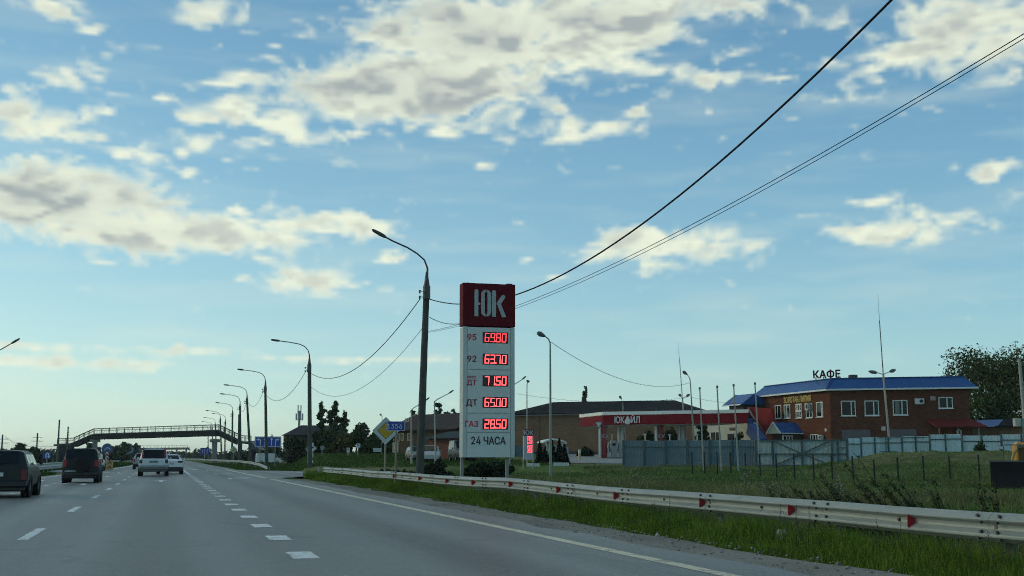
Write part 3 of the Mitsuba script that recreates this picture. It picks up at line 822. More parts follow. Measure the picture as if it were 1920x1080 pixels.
for px, py, w, h, dd, lab in ((587, 840.5, 10, 8.5, 135, 'white arrow shaped direction board right of the banded lamp foot'), (653, 844, 6.0, 9, 140, 'narrow white board on the lawn edge below the tall poplars'), (671.5, 835.5, 8, 8, 140, 'square white board on a post right of the narrow one')):
    s = thing('small_road_sign', lab, 'road sign')
    c = ad(px, py, dd)
    w, h = w * dd / FOC, h * dd / FOC
    if px == 587:
        g = Polygon([(-w / 2, -h / 2), (w / 2 - .15, -h / 2), (w / 2 + .15, 0), (w / 2 - .15, h / 2), (-w / 2, h / 2)])
    else:
        g = sbox(-w / 2, -h / 2, w / 2, h / 2)
    put(s, 'plate', extrude(g, .03, 0, at=c), 'satin', color=(.48, .51, .52))
    put(s, 'dark_mark', extrude(sbox(-w * .3, h * .05, w * .12, h * .3), .01, 0, at=c - [0, .006, 0]), 'satin', color=(.03, .05, .2) if px != 653 else (.03, .03, .03))
    post_to_ground(s, c[0], c[1] + .06, c[2], .05, (.3, .3, .28))
for px, py, lab in ((604.5, 839.5, 'round grey back of a sign right of the arrow board'), (577, 843, 'round grey back of a sign left of the banded lamp foot')):
    s = thing('round_road_sign', lab, 'road sign')
    c = ad(px, py, 136)
    put(s, 'plate', extrude(Point(0, 0).buffer(.26), .03, 0, at=c), 'satin', color=(.22, .24, .23))
    post_to_ground(s, c[0], c[1] + .05, c[2], .04, (.25, .25, .24))
s = thing('u_turn_sign', 'blue square U-turn sign with a white bent arrow left of the black off-road car', 'road sign')
c = ad(88.5, 854, 140)
put(s, 'plate', extrude(sbox(-.5, -.4, .4, .4), .03, 0, at=c), 'satin', color=(.012, .05, .28))
put(s, 'arrow', extrude(unary_union([LineString([(-.13, -.33), (-.13, .12), (-.05, .26), (.1, .26), (.18, .12), (.18, -.1)]).buffer(.06, cap_style=2), Polygon([(.02, -.08), (.34, -.08), (.18, -.34)])]), .01, 0, at=c - [0, .006, 0]), 'satin', color=(.6, .62, .6))
post_to_ground(s, c[0], c[1] + .05, c[2], .04)
s = thing('chevron_post', 'red chevron post with an orange chevron board at the end of the central verge', 'road sign')
c = ad(200.5, 857, 108)
WC = .34
put(s, 'post_panel', cbox((WC, .06, 1.05), c + [0, .03, 0], .02), 'satin', color=(.30, .025, .02))
for k in range(3):
    g = Polygon([(-WC / 2, -.12), (0, .08), (WC / 2, -.12), (WC / 2, -.02), (0, .18), (-WC / 2, -.02)])
    put(s, 'white_chevron', extrude(g, .01, 0, at=c - [0, .006, .36 - .34 * k]), 'satin', color=(.6, .6, .56))
    put(s, 'black_chevron', extrude(affinity.translate(g, 0, .11), .01, 0, at=c - [0, .005, .36 - .34 * k]), 'satin', color=(.02, .02, .02))
c2 = ad(205.5, 872, 107.5)
put(s, 'orange_board', cbox((.62, .05, .86), c2 + [0, .02, 0], .02), 'satin', color=(.48, .27, .10))
for k in range(2):
    g = Polygon([(-.17, -.16), (0, .06), (.17, -.16), (.17, -.02), (0, .2), (-.17, -.02)])
    put(s, 'black_chevron', extrude(g, .01, 0, at=c2 - [0, .008, .22 - .4 * k]), 'satin', color=(.03, .025, .02))
post_to_ground(s, c[0], c[1] + .08, c[2] + .4, .05)
s = thing('blue_road_sign', 'small far blue sign under the right end of the footbridge', 'road sign')
c = ad(384, 846, 260)
put(s, 'plate', extrude(sbox(-1.0, -.7, 1.0, .7), .05, 0, at=c), 'satin', color=(.015, .06, .30))
for dx in (-.5, 0, .5):
    put(s, 'arrow', extrude(unary_union([sbox(-.05, -.5, .05, .2), Polygon([(-.15, .15), (.15, .15), (0, .45)])]), .02, 0, at=c + [dx, -.012, 0]), 'satin', color=(.6, .62, .6))
post_to_ground(s, c[0], c[1] + .1, c[2], .08)

# ------------------------------------------------------------------ cars


def loft(stations):
    rings = []
    for y, half in stations:
        h = np.asarray(half, float)
        ring = np.vstack([h, h[-2:0:-1] * [-1, 1]])
        rings.append(np.column_stack([ring[:, 0], np.full(len(ring), y), ring[:, 1]]))
    k = len(rings[0])
    v = np.vstack(rings)
    f = []
    for i in range(len(rings) - 1):
        for j in range(k):
            a, b = i * k + j, i * k + (j + 1) % k
            f += [[a, b, b + k], [a, b + k, a + k]]
    for i, o in ((0, 0), (1, (len(rings) - 1) * k)):
        for j in range(1, k - 1):
            f.append([o, o + j, o + j + 1] if i else [o, o + j + 1, o + j])
    m = trimesh.Trimesh(v, np.array(f), process=False)
    trimesh.repair.fix_normals(m)
    return m


def half(w, zb, zbelt, zr, wr, zs=None):
    zs = zs if zs is not None else zb + .1
    return [(0, zb), (w * .86, zb), (w * .965, zs), (w, (zb + zbelt) / 2 + .05), (w * .985, zbelt - .06), (w * .965, zbelt), (wr, zr - .05), (wr - .07, zr - .012), (wr * .5, zr + .012), (0, zr + .02)]


def place(meshes, pos, rz):
    M = trimesh.transformations.translation_matrix(pos) @ trimesh.transformations.rotation_matrix(rz, [0, 0, 1])
    m = join(meshes) if isinstance(meshes, list) else meshes.copy()
    m.apply_transform(M)
    return m


def wheel_mesh(x, y, r, w):
    prof = np.array([(r * .62, -w / 2), (r * .93, -w / 2), (r, -w / 2 + .03), (r, w / 2 - .03), (r * .93, w / 2), (r * .62, w / 2), (r * .62, -w / 2)])
    t = trimesh.creation.revolve(prof, sections=22)
    rim = trimesh.creation.revolve(np.array([(0, -w * .3), (r * .2, -w * .42), (r * .55, -w * .3), (r * .63, -w * .46), (r * .63, w * .46), (r * .55, w * .3), (r * .2, w * .42), (0, w * .3)]), sections=22)
    M = trimesh.transformations.translation_matrix([x, y, r]) @ trimesh.transformations.rotation_matrix(math.pi / 2, [0, 1, 0])
    return t.apply_transform(M), rim.apply_transform(M)


def car(name, label, cat, pos, rz, paint, W=1.8, L=4.4, H=1.7, belt=1.02, zb=.34, wr=.68, rake=.28, style='suv', wheel=.34, wide=.23, lights='side', light_col=(.30, .012, .016), plate=(0, .78), spare=False, rails=False, bumper=(.02, .02, .022), lights_z=None, plate_col=(.55, .57, .55), deck=None, window_h=None, lower_grey=None):
    w = W / 2
    t = thing(name, label, cat)
    st = [(0.0, half(w * .93, zb + .06, belt - .02, belt + .0, w * .80)), (.05, half(w * .985, zb + .02, belt, belt + .03, w * .84))]
    if style == 'sedan':
        dl = deck or .75
        st += [(.30, half(w, zb, belt, belt + .05, w * .82)), (dl, half(w, zb, belt, belt + .10, w * .78)), (dl + .62, half(w, zb, belt + .02, H - .04, wr))]
        wa, wb_, za, zc = dl, dl + .62, belt + .10, H - .04
    else:
        st += [(.05 + rake, half(w, zb, belt + .02, H - .02, wr))]
        wa, wb_, za, zc = .05, .05 + rake, belt + .03, H - .02
    st += [(L * .40, half(w, zb, belt, H, wr + .01)), (L * .56, half(w, zb, belt, H - .02, wr)), (L * .74, half(w, zb, belt - .02, belt + .06, w * .80)), (L * .93, half(w * .96, zb, belt - .14, belt - .10, w * .76)), (L, half(w * .84, zb + .05, belt - .32, belt - .28, w * .66))]
    P_ = lambda m: place(m, pos, rz)
    body = loft(st)
    put(t, 'body', P_(body), 'car_paint', color=paint, smooth=38, var=.05)

    def rear_pt(u, s):                                             # on the sloping rear glass: u across (-1..1), s up (0..1)
        y = wa + (wb_ - wa) * s
        ww = (w * .80 if style != 'sedan' else w * .78) * (1 - s) + wr * s
        return np.array([u * ww, y, za + (zc - za) * s])
    nrm = np.array([0, -(zc - za), (wb_ - wa)])
    nrm = nrm / np.linalg.norm(nrm)

    def rear_patch(u0, u1, s0, s1, off, th=.02, taper=0.0):
        q = [rear_pt(u0, s0), rear_pt(u1, s0), rear_pt(u1 - taper, s1), rear_pt(u0 + taper, s1)]
        v = np.array([a + nrm * off for a in q] + [a + nrm * (off - th) for a in q])
        return trimesh.convex.convex_hull(v)
    put(t, 'rear_window', P_(rear_patch(-.86, .86, .08, .90, .022)), 'dark_glass')
    q = np.array([(-w * .74, L * .725, belt + .10), (w * .74, L * .725, belt + .10), (wr * .90, L * .578, H - .075), (-wr * .90, L * .578, H - .075)])
    up = np.cross(q[1] - q[0], q[3] - q[0])
    up /= np.linalg.norm(up)
    up = up if up[2] > 0 else -up
    put(t, 'windscreen', P_(trimesh.convex.convex_hull(np.vstack([q + up * .05, q - up * .03]))), 'dark_glass')
    for sgn in (-1, 1):
        put(t, 'headlight', P_(cbox((.34, .16, .14), (sgn * w * .66, L * .955, belt - .22), .03)), 'satin', color=(.5, .52, .52), smooth=30)
    for sgn in (-1, 1):
        y0, y1 = (.05 + rake + .12, L * .56) if style != 'sedan' else (wb_ - .2, L * .58)
        n_ = 3 if style != 'sedan' else 2
        xs = np.linspace(y0, y1, n_ + 1)
        for i in range(n_):
            ya, yb = xs[i] + .04, xs[i + 1] - .03
            yb2 = yb + (.25 if i == n_ - 1 else 0)
            q = np.array([(sgn * (w * .965 - .01), ya, belt + .03), (sgn * (w * .965 - .01), yb2, belt + .03), (sgn * (wr + .022), yb, H - .12), (sgn * (wr + .022), ya, H - .12)])
            v = np.vstack([q + [sgn * .012, 0, 0], q - [sgn * .03, 0, 0]])
            put(t, 'side_window', P_(trimesh.convex.convex_hull(v)), 'dark_glass')
        m_ = cbox((.10, .12, .16), (sgn * (w + .09), L * .62, belt + .10), .03)
        put(t, 'wing_mirror', P_(m_), 'car_paint', color=paint, smooth=30)
    if lights == 'tall':                                           # lamps running up beside the glass
        for sgn in (-1, 1):
            a, b = (.87, 1.0) if sgn > 0 else (-1.0, -.87)
            put(t, 'tail_light', P_(rear_patch(a, b, .12, .98, .03, .06)), 'satin', color=light_col, smooth=30)
            put(t, 'lower_light', P_(cbox((.2, .06, .24), (sgn * w * .84, .01, belt - .10), .03)), 'satin', color=(.05, .03, .03))
    else:
        lz = lights_z or (belt - .14)
        lw, lh = (.16, .32) if lights == 'side' else (.34, .14)
        for sgn in (-1, 1):
            put(t, 'tail_light', P_(cbox((lw, .07, lh), (sgn * (w * .95 - lw / 2), .005, lz), .02)), 'satin', color=light_col, smooth=30)
    put(t, 'number_plate', P_(cbox((.52, .02, .115), (plate[0], -.025, plate[1]), .004)), 'satin', color=plate_col, var=.15, freq=20)
    put(t, 'rear_bumper', P_([cbox((W * .97, .16, .20), (0, -.01, zb + .12), .04), cbox((W * .9, .2, .14), (0, .14, zb - .02), .03)]), 'satin', color=bumper, smooth=30)
    put(t, 'underbody', P_(cbox((W * .8, L * .86, .16), (0, L * .5, zb - .03))), 'matte', color=(.015, .015, .016))
    put(t, 'door_line', P_([cbox((W * .80, .02, .03), (0, .015, belt - .03), .005)]), 'satin', color=tuple(np.asarray(paint) * .4))
    for yw in (L * .2, L * .80):
        for sgn in (-1, 1):
            ty, rim = wheel_mesh(sgn * (w - wide / 2 - .01 + (.03 if spare else 0)), yw, wheel, wide)
            k = put(t, 'wheel', P_(ty), 'rubber', smooth=40)
            put(k, 'rim', P_(rim), 'steel', color=(.25, .26, .27), smooth=30)
            arch = trimesh.creation.annulus(wheel * 1.0, wheel * 1.16, .05)
            arch.apply_transform(trimesh.transformations.translation_matrix([sgn * (w * .985), yw, wheel]) @ trimesh.transformations.rotation_matrix(math.pi / 2, [0, 1, 0]))
            put(t, 'wheel_arch', P_(arch), 'satin', color=(.02, .02, .02))
    if spare:
        ty, rim = wheel_mesh(0, 0, .36, .24)
        M = trimesh.transformations.translation_matrix([.06, -.13, .86]) @ trimesh.transformations.rotation_matrix(math.pi / 2, [0, 0, 1]) @ trimesh.transformations.translation_matrix([0, 0, -.36])
        M_ = trimesh.transformations.translation_matrix([.06, -.13, .86])
        k = put(t, 'spare_wheel', P_(join([ty.apply_transform(M), trimesh.creation.cylinder(.27, .2, sections=22).apply_transform(M_ @ trimesh.transformations.rotation_matrix(math.pi / 2, [1, 0, 0]))])), 'rubber', smooth=40)
    if rails:
        for sgn in (-1, 1):
            put(t, 'roof_rail', P_(tube([(sgn * (wr - .06), .5, H - .01), (sgn * (wr - .06), .62, H + .07), (sgn * (wr - .06), L * .5, H + .08), (sgn * (wr - .06), L * .54, H)], .02, 6)), 'satin', color=(.03, .03, .03), smooth=True)
    if lower_grey is not None:
        put(t, 'lower_valance', P_(cbox((W * .95, .1, .14), (0, -.035, zb + .26), .03)), 'satin', color=lower_grey, smooth=30)
    return t, P_


t, P_ = car('off_road_car', 'dark grey boxy off-road car cut by the left edge', 'car', (-4.80, 37.9, 0), 0, (.017, .021, .022), W=1.90, L=4.3, H=1.41, belt=.95, zb=.30, wr=.77, rake=.13, wheel=.33, wide=.25, lights='side', light_col=(.14, .010, .012), plate=(0, .70), lights_z=.68, bumper=(.008, .008, .009))
put(t, 'high_brake_light', P_(cbox((.28, .03, .03), (.02, .135, 1.27), .008)), 'satin', color=(.5, .42, .42))
put(t, 'rear_wiper', P_(tube([(.02, .0, .99), (.3, .02, 1.06)], .012, 5)), 'satin', color=(.02, .02, .02))
put(t, 'badge', P_(cbox((.16, .02, .06), (0, -.005, .83), .01)), 'steel', color=(.5, .52, .52))
t, P_ = car('off_road_car', 'black off-road car with a spare wheel on its tailgate', 'car', (-3.72, 58.6, 0), 0, (.012, .015, .017), W=1.62, L=3.8, H=1.60, belt=1.08, zb=.32, wr=.66, rake=.16, wheel=.34, wide=.26, lights='side', plate=(-.42, .52), lights_z=.90, spare=True, bumper=(.01, .01, .011))
t, P_ = car('estate_car', 'white tall estate car with upright red tail lights in the middle lane', 'car', (-.62, 77.8, 0), 0, (.56, .60, .60), W=1.84, L=4.5, H=1.72, belt=1.02, zb=.38, wr=.70, rake=.42, wheel=.36, wide=.24, lights='tall', light_col=(.34, .03, .04), plate=(0, .90), plate_col=(.12, .15, .16), bumper=(.10, .11, .11), rails=True, lower_grey=(.30, .32, .32))
t, P_ = car('sedan', 'white saloon car half hidden behind the white estate car', 'car', (.42, 86.5, 0), 0, (.62, .66, .67), W=1.80, L=4.6, H=1.37, belt=.92, zb=.28, wr=.60, style='sedan', wheel=.33, wide=.22, lights='wide', light_col=(.05, .01, .015), plate=(0, .74), plate_col=(.35, .38, .38), lights_z=.86, bumper=(.03, .03, .03))
t, P_ = car('small_car', 'small white hatchback waiting at the orange chevron board', 'car', (-5.85, 108, 0), 0, (.60, .62, .60), W=1.70, L=4.0, H=1.48, belt=.92, zb=.28, wr=.62, rake=.35, wheel=.31, wide=.2, lights='side', plate=(0, .7), lights_z=.85)
t, P_ = car('small_car', 'grey car just left of the white estate car, mostly hidden behind it', 'car', (-2.05, 122, 0), 0, (.30, .33, .33), W=1.78, L=4.4, H=1.55, belt=.95, zb=.32, wr=.64, rake=.3, wheel=.33, wide=.22, lights='side', lights_z=.85)
vp = ad(505, 862, 232)
vp[2] = float(ground_z(vp[0], vp[1]))
t = thing('panel_van', 'white delivery van parked behind the posts of the blue lane sign', 'van')
M = trimesh.transformations
prof = Polygon([(-2.5, .4), (2.35, .4), (2.5, .6), (2.45, 1.05), (1.75, 1.25), (1.15, 2.0), (.9, 2.15), (-2.45, 2.15)]).buffer(-.06).buffer(.06)
put(t, 'body', extrude(prof, 1.9, 0, at=vp), 'car_paint', color=(.80, .82, .80), smooth=30)
put(t, 'rear_corner', cbox((.05, 1.8, 1.5), vp + [-2.51, .95, 1.2], .02), 'car_paint', color=(.62, .65, .62))
put(t, 'side_window', extrude(Polygon([(1.1, 1.3), (1.62, 1.3), (1.2, 1.88), (1.02, 1.88)]), .02, 0, at=vp - [0, .01, 0]), 'dark_glass')
for dx in (-.75, .75):
    put(t, 'door_seam', cbox((.03, .01, 1.5), vp + [dx, -.003, 1.25]), 'matte', color=(.2, .21, .21))
for dx in (-1.55, 1.55):
    ty, rim = wheel_mesh(0, 0, .36, .24)
    R = M.translation_matrix(vp + [dx, .08, 0]) @ M.rotation_matrix(math.pi / 2, [0, 0, 1])
    put(t, 'wheel', ty.apply_transform(R), 'rubber', smooth=40)
bp = ad(808, 857, 112)
bp[2] = float(ground_z(bp[0], bp[1]))
car('parked_car', 'white parked car seen from the front under the dark teal roof', 'car', bp + [0, 0, 0], 2.9, (.40, .41, .40), W=1.85, L=4.4, H=1.6, belt=1.0, wr=.72)
bp = ad(775, 857, 118)
bp[2] = float(ground_z(bp[0], bp[1]))
car('parked_car', 'grey parked car just left of the nearest lamp pole', 'car', bp, 3.1, (.16, .17, .17), W=1.7, L=4.2, H=1.5, belt=.95, wr=.66)
bp = ad(857, 857, 118)
bp[2] = float(ground_z(bp[0], bp[1]))
car('parked_van', 'dark parked van half hidden behind the left edge of the price sign', 'van', bp, 3.1, (.06, .08, .085), W=1.95, L=4.9, H=2.1, belt=1.2, wr=.82, rake=.12)

# ------------------------------------------------------------------ footbridges
B = thing('footbridge', 'dark steel footbridge crossing the highway with stairs at both ends', 'footbridge')
DK = (.017, .023, .021)
YB0, YB1 = 262.0, 246.0


def bp_(px, py):                                                  # a point of the bridge's own upright plane
    s = (px - 173) / (410 - 173)
    yy = YB0 + (YB1 - YB0) * s
    w = ray(px, py)
    return EYEP + w * yy / w[1]


la, lb = bp_(176, 819.5), bp_(410, 812.5)
put(B, 'deck', span(la, lb, 2.4, 1.05), 'matte', color=DK)
put(B, 'deck_edge', span(la + [0, -1.25, .56], lb + [0, -1.25, .56], .12, .12), 'satin', color=(.06, .07, .066))


def railing(a, b, n, name='railing'):
    a, b = np.asarray(a), np.asarray(b)
    for off in (-1.2, 1.2):
        o = np.array([0, off, 0])
        bars = [span(a + o + [0, 0, 1.18], b + o + [0, 0, 1.18], .10, .10), span(a + o + [0, 0, .12], b + o + [0, 0, .12], .06, .06), span(a + o + [0, 0, .75], b + o + [0, 0, .75], .05, .05)]
        for s in np.linspace(0, 1, n + 1):
            q = a + (b - a) * s + o
            bars.append(cbox((.10, .10, 1.18), q + [0, 0, .59]))
        L = np.linalg.norm(b - a)
        for s in np.linspace(0, 1, int(L / .28)):
            q = a + (b - a) * s + o
            bars.append(cbox((.022, .022, 1.1), q + [0, 0, .6]))
        put(B, name, bars, 'satin', color=(.045, .055, .05))


ta, tb = la + [0, 0, .55], lb + [0, 0, .55]
railing(ta, tb, 16)
# left stairs: down to a landing, then down a closed flight towards the viewer
l1, l2 = bp_(139, 832), bp_(108, 833)
put(B, 'stair_flight', span(l1 + [0, 0, -.3], la + [0, 0, .1], 2.2, .75), 'matte', color=DK)
railing(l1 + [0, 0, .1], ta, 4, 'stair_railing')
put(B, 'landing', span(l1 + [.2, 0, -.2], l2 + [-.1, 0, -.2], 2.4, .4), 'satin', color=DK)
railing(l1, l2, 2, 'landing_railing')
gz = -.3
for k, (u0, u1) in enumerate(((0, .5), (.5, 1))):
    a = l2 + (l1 - l2) * u0 + [0, -1.3, -.4]
    b = l2 + (l1 - l2) * u1 + [0, -1.3, -.4]
    q = np.array([a, b, [b[0], b[1] - .25, gz], [a[0] - (.7 if k == 0 else 0), a[1] - .25, gz]])
    v = np.vstack([q, q + [0, .12, 0]])
    put(B, 'stair_wall', trimesh.convex.convex_hull(v), 'matte', color=(.014, .022, .02))
for u in (.0, 1.0):
    a = l2 + (l1 - l2) * u
    put(B, 'landing_post', cbox((.22, .22, a[2] - gz), (a[0], a[1], (a[2] + gz) / 2)), 'satin', color=DK)
for k in range(12):                                               # the lower flight behind the wall
    a = l2 + (l1 - l2) * .5 + np.array([0, 1.5 + k * .5, -.45 - k * .34])
    if a[2] > -.2:
        put(B, 'stair_step', cbox((2.6, .5, .12), a), 'satin', color=DK)
# right stairs
r1, r2, r3 = bp_(449, 827.5), bp_(470, 829), bp_(492, 846)
put(B, 'stair_flight', span(lb + [0, 0, .1], r1 + [0, 0, -.3], 2.2, .75), 'matte', color=DK)
railing(tb, r1 + [0, 0, .1], 4, 'stair_railing')
put(B, 'landing', span(r1 + [0, 0, -.2], r2 + [0, 0, -.2], 2.4, .4), 'satin', color=DK)
railing(r1, r2, 2, 'landing_railing')
put(B, 'stair_flight', span(r2, r3, 2.2, .6), 'satin', color=DK)
for px in (453, 468):
    a = bp_(px, 829)
    put(B, 'landing_post', cbox((.25, .25, a[2] + .3), (a[0], a[1], (a[2] - .3) / 2)), 'satin', color=DK)
for px, wd in ((178.5, 1.0), (403, .95)):
    a = bp_(px, 823)
    put(B, 'pier', cbox((wd, 1.2, a[2] + .4), (a[0], a[1], (a[2] - .4) / 2), .05), 'concrete')
    put(B, 'pier_head', cbox((wd + 1.0, 2.2, .6), (a[0], a[1], a[2] - .35), .05), 'concrete')
F = thing('footbridge', 'second footbridge far down the road, low on the horizon', 'footbridge')
q0, q1 = ad(262, 842, 620), ad(352, 841, 600)
put(F, 'deck', span(q0, q1, 2.5, 1.1), 'satin', color=(.05, .06, .06))
put(F, 'railing', [span(q0 + [0, -1.2, 1.7], q1 + [0, -1.2, 1.7], .12, .12)] + [cbox((.12, .12, 1.3), q0 + (q1 - q0) * s + [0, -1.2, 1.1]) for s in np.linspace(0, 1, 14)], 'satin', color=(.05, .06, .06))
for s in (.03, .78, .97):
    q = q0 + (q1 - q0) * s
    put(F, 'pier', cbox((.8, 1.0, q[2] + .6), (q[0], q[1], (q[2] - .6) / 2)), 'concrete')
put(F, 'stair_box', cbox((7, 4, 7.0), q0 + [-3, 0, -1.5]), 'satin', color=(.06, .07, .065))

# ------------------------------------------------------------------ filling station
CE = np.array([0.0, 0, 0])
K0, K1, K2 = ad(1087, 777, 137), ad(1130, 772.5, 129), ad(1402, 767.5, 122)
ZT = (K1[2] + K0[2] + K2[2]) / 3
K0[2] = K1[2] = K2[2] = ZT
K3 = K0 + (K2 - K1)
dK, dE = (K2 - K1) / np.linalg.norm(K2 - K1), (K0 - K1) / np.linalg.norm(K0 - K1)
ST = thing('station_canopy', 'long red and white filling station canopy on square columns', 'canopy')
FH, CAP = 1.42, .36


def prism(pts, z0, z1):
    v = np.vstack([[(p[0], p[1], z0) for p in pts], [(p[0], p[1], z1) for p in pts]])
    return trimesh.convex.convex_hull(v)


ins = lambda d: [K0 + dK * d - dE * d, K1 + dK * d + dE * d, K2 - dK * d + dE * d, K3 - dK * d - dE * d]
put(ST, 'white_cap', prism(ins(-.05), ZT - CAP, ZT), 'satin', color=(.66, .68, .65), sub=2.0)
put(ST, 'red_fascia', prism(ins(0), ZT - FH, ZT - CAP - .003), 'matte', color=(.15, .003, .012), sub=1.6, var=.10)
put(ST, 'soffit', prism(ins(.3), ZT - FH - .05, ZT - FH - .003), 'matte', color=(.45, .46, .43))
Nf = np.cross(dK, [0, 0, 1.0])


def on_front(px, z=None, py=None):                                # a point of the front fascia under this column of the photograph
    w = ray(px, 790 if py is None else py)
    t = ((K1 - EYEP) @ Nf) / (w @ Nf)
    q = EYEP + w * t
    if z is not None:
        q = np.array([q[0], q[1], z])
    return q


hl = .70
for word, pa, pb in (('ЮК', 1152.5, 1171), ('ЙЛ', 1183, 1200)):
    a, b = on_front(pa), on_front(pb)
    m = meshkit.text_mesh(word, hl, .05, True)
    v = np.asarray(m.vertices).copy()
    v[:, 0] = (v[:, 0] - v[:, 0].min()) / (v[:, 0].max() - v[:, 0].min()) * np.linalg.norm((b - a)[:2])
    w = np.array([a[0], a[1], ZT - FH + .18]) + v[:, :1] * dK + v[:, 1:2] * np.array([0, 0, 1.0]) + v[:, 2:] * Nf
    put(ST, 'lettering', trimesh.Trimesh(w, m.faces, process=False), 'satin', color=(.50, .52, .52))
dc = on_front(1177, ZT - FH + .46)
drop = unary_union([Point(0, -.10).buffer(.33), Polygon([(-.25, .10), (.25, .10), (0, .52)])])
put(ST, 'drop_emblem', extrude(drop, .05, .052, dirs=(dK, (0, 0, 1)), at=dc), 'satin', color=(.50, .52, .52))


def on_ground(px, depth):
    q = ad(px, 858, depth)
    return np.array([q[0], q[1], float(ground_z(q[0], q[1]))])


for px, dd, kind in ((1131, 129.5, 'red'), (1164, 130.5, 'white'), (1237, 127.5, 'red'), (1278, 128.5, 'white'),):
    q = on_ground(px, dd)
    hh = ZT - FH - q[2]
    k = put(ST, 'column', cbox((.62 if kind == 'red' else .78, .62, hh + .1), (q[0] + .1, q[1], q[2] + hh / 2 - .05), .02, rz=math.atan2(dK[1], dK[0])), 'satin', color=(.22, .012, .02) if kind == 'red' else (.42, .45, .45), sub=1.5)
    if kind == 'red':
        put(k, 'white_edge', cbox((.26, .60, hh), (q[0] - .33, q[1] - .02, q[2] + hh / 2), .02, rz=math.atan2(dK[1], dK[0])), 'satin', color=(.62, .64, .60))
        put(k, 'vertical_sign', face_text('ЮК', .36, (q[0] + .12, q[1] - .36, q[2] + hh * .62), depth=.03), 'satin', color=(.42, .38, .36))
    elif dd < 135:
        put(k, 'dark_panel', cbox((.46, .05, 1.15), (q[0] + .1, q[1] - .36, q[2] + hh * .62), .01, rz=math.atan2(dK[1], dK[0])), 'satin', color=(.10, .02, .03))
        put(k, 'white_edge', cbox((.14, .1, hh), (q[0] - .36, q[1] - .32, q[2] + hh / 2), .02, rz=math.atan2(dK[1], dK[0])), 'satin', color=(.66, .68, .64))
for px, dd, lab in ((1150, 130, 'grey and white fuel dispenser between the two left canopy columns'), (1212, 126, 'fuel dispenser behind the fence left of the third column'), (1258, 125, 'fuel dispenser behind the fence right of the third column'), (1310, 124, 'fuel dispenser behind the fence near the white shop')):
    q = on_ground(px, dd)
    t = thing('fuel_dispenser', lab, 'fuel dispenser')
    put(t, 'cabinet', cbox((.62, .5, 2.0), q + [0, 0, 1.0], .04), 'satin', color=(.36, .38, .38))
    for sgn in (-1, 1):
        g = Polygon([(.34, .05), (.62, .05), (.66, .95), (.72, 1.9), (.98, 1.75), (.9, 1.2), (.62, 1.15), (.58, 1.75), (.34, 1.75)])
        put(t, 'hose_column', extrude(affinity.scale(g, sgn, 1, origin=(0, 0)).buffer(.01), .3, 0, at=q - [0, .15, 0]), 'satin', color=(.60, .62, .60))
        put(t, 'hose', tube([q + [sgn * .5, -.2, 1.7], q + [sgn * .56, -.25, 1.0], q + [sgn * .48, -.25, .6], q + [sgn * .42, -.25, 1.1]], .035, 6), 'rubber', smooth=True)
    put(t, 'mast', [cbox((.1, .1, .7), q + [-.1, 0, 2.3]), cbox((.34, .14, .12), q + [-.1, 0, 2.65], .03)], 'satin', color=(.5, .5, .46))
    put(t, 'screen', cbox((.4, .02, .3), q + [0, -.26, 1.55], .005), 'dark_glass')
    put(t, 'island', cbox((2.2, 1.1, .16), q + [0, 0, .08], .04), 'concrete')

SH = thing('station_shop', 'cream plastered station shop behind the canopy', 'shop')
s0, s1 = on_ground(1302, 139), on_ground(1408, 134)
zb_ = min(s0[2], s1[2]) - .3
ztop = float(ad(1350, 774, 137)[2])
sd = (s1 - s0)
sd[2] = 0
sl = np.linalg.norm(sd)
sd /= sl
sn = np.cross(sd, [0, 0, 1.0])
box_at = lambda a, u0, u1, v0, v1, z0, z1, U=None, V=None: prism([a + U * u0 + V * v0, a + U * u1 + V * v0, a + U * u1 + V * v1, a + U * u0 + V * v1], z0, z1)
put(SH, 'wall', box_at(s0, 0, sl, 0, -8, zb_, ztop, sd, sn), 'plaster')
put(SH, 'roof', box_at(s0, -.2, sl + .2, .2, -8.2, ztop + .003, ztop + .25, sd, sn), 'satin', color=(.3, .31, .3))


def shop_pt(px, py):
    w = ray(px, py)
    return EYEP + w * ((s0 - EYEP) @ sn) / (w @ sn)


for x0, x1, y0, y1, nm in ((1333, 1351, 809, 828, 'window'), (1364, 1378, 812, 840, 'door'), (1325, 1333, 786, 793, 'window'), (1337, 1345, 787, 793, 'window')):
    a, b = shop_pt(x0, y1), shop_pt(x1, y0)
    c = (a + b) / 2
    w_, h_ = np.linalg.norm((b - a)[:2]), b[2] - a[2]
    k = put(SH, nm, rect_on(c, sd, w_, h_, .05, -.01), 'satin', color=(.62, .64, .6))
    put(k, 'pane', rect_on(c, sd, w_ * .42, h_ * .85, .03, .03) if nm == 'window' and h_ > .8 else rect_on(c, sd, w_ * .86, h_ * .9, .03, .03), 'dark_glass')
    if nm == 'window' and h_ > .8:
        scene[k + '__pane'] = mikit.ply(join([rect_on(c + sd * (w_ * (.24 * (2 * i - 1))), sd, w_ * .42, h_ * .85, .03, .03) for i in (0, 1)]), 'dark_glass')
put(SH, 'sign_board', rect_on(shop_pt(1374, 804.5), sd, .85, .34, .05), 'satin', color=(.10, .10, .09))

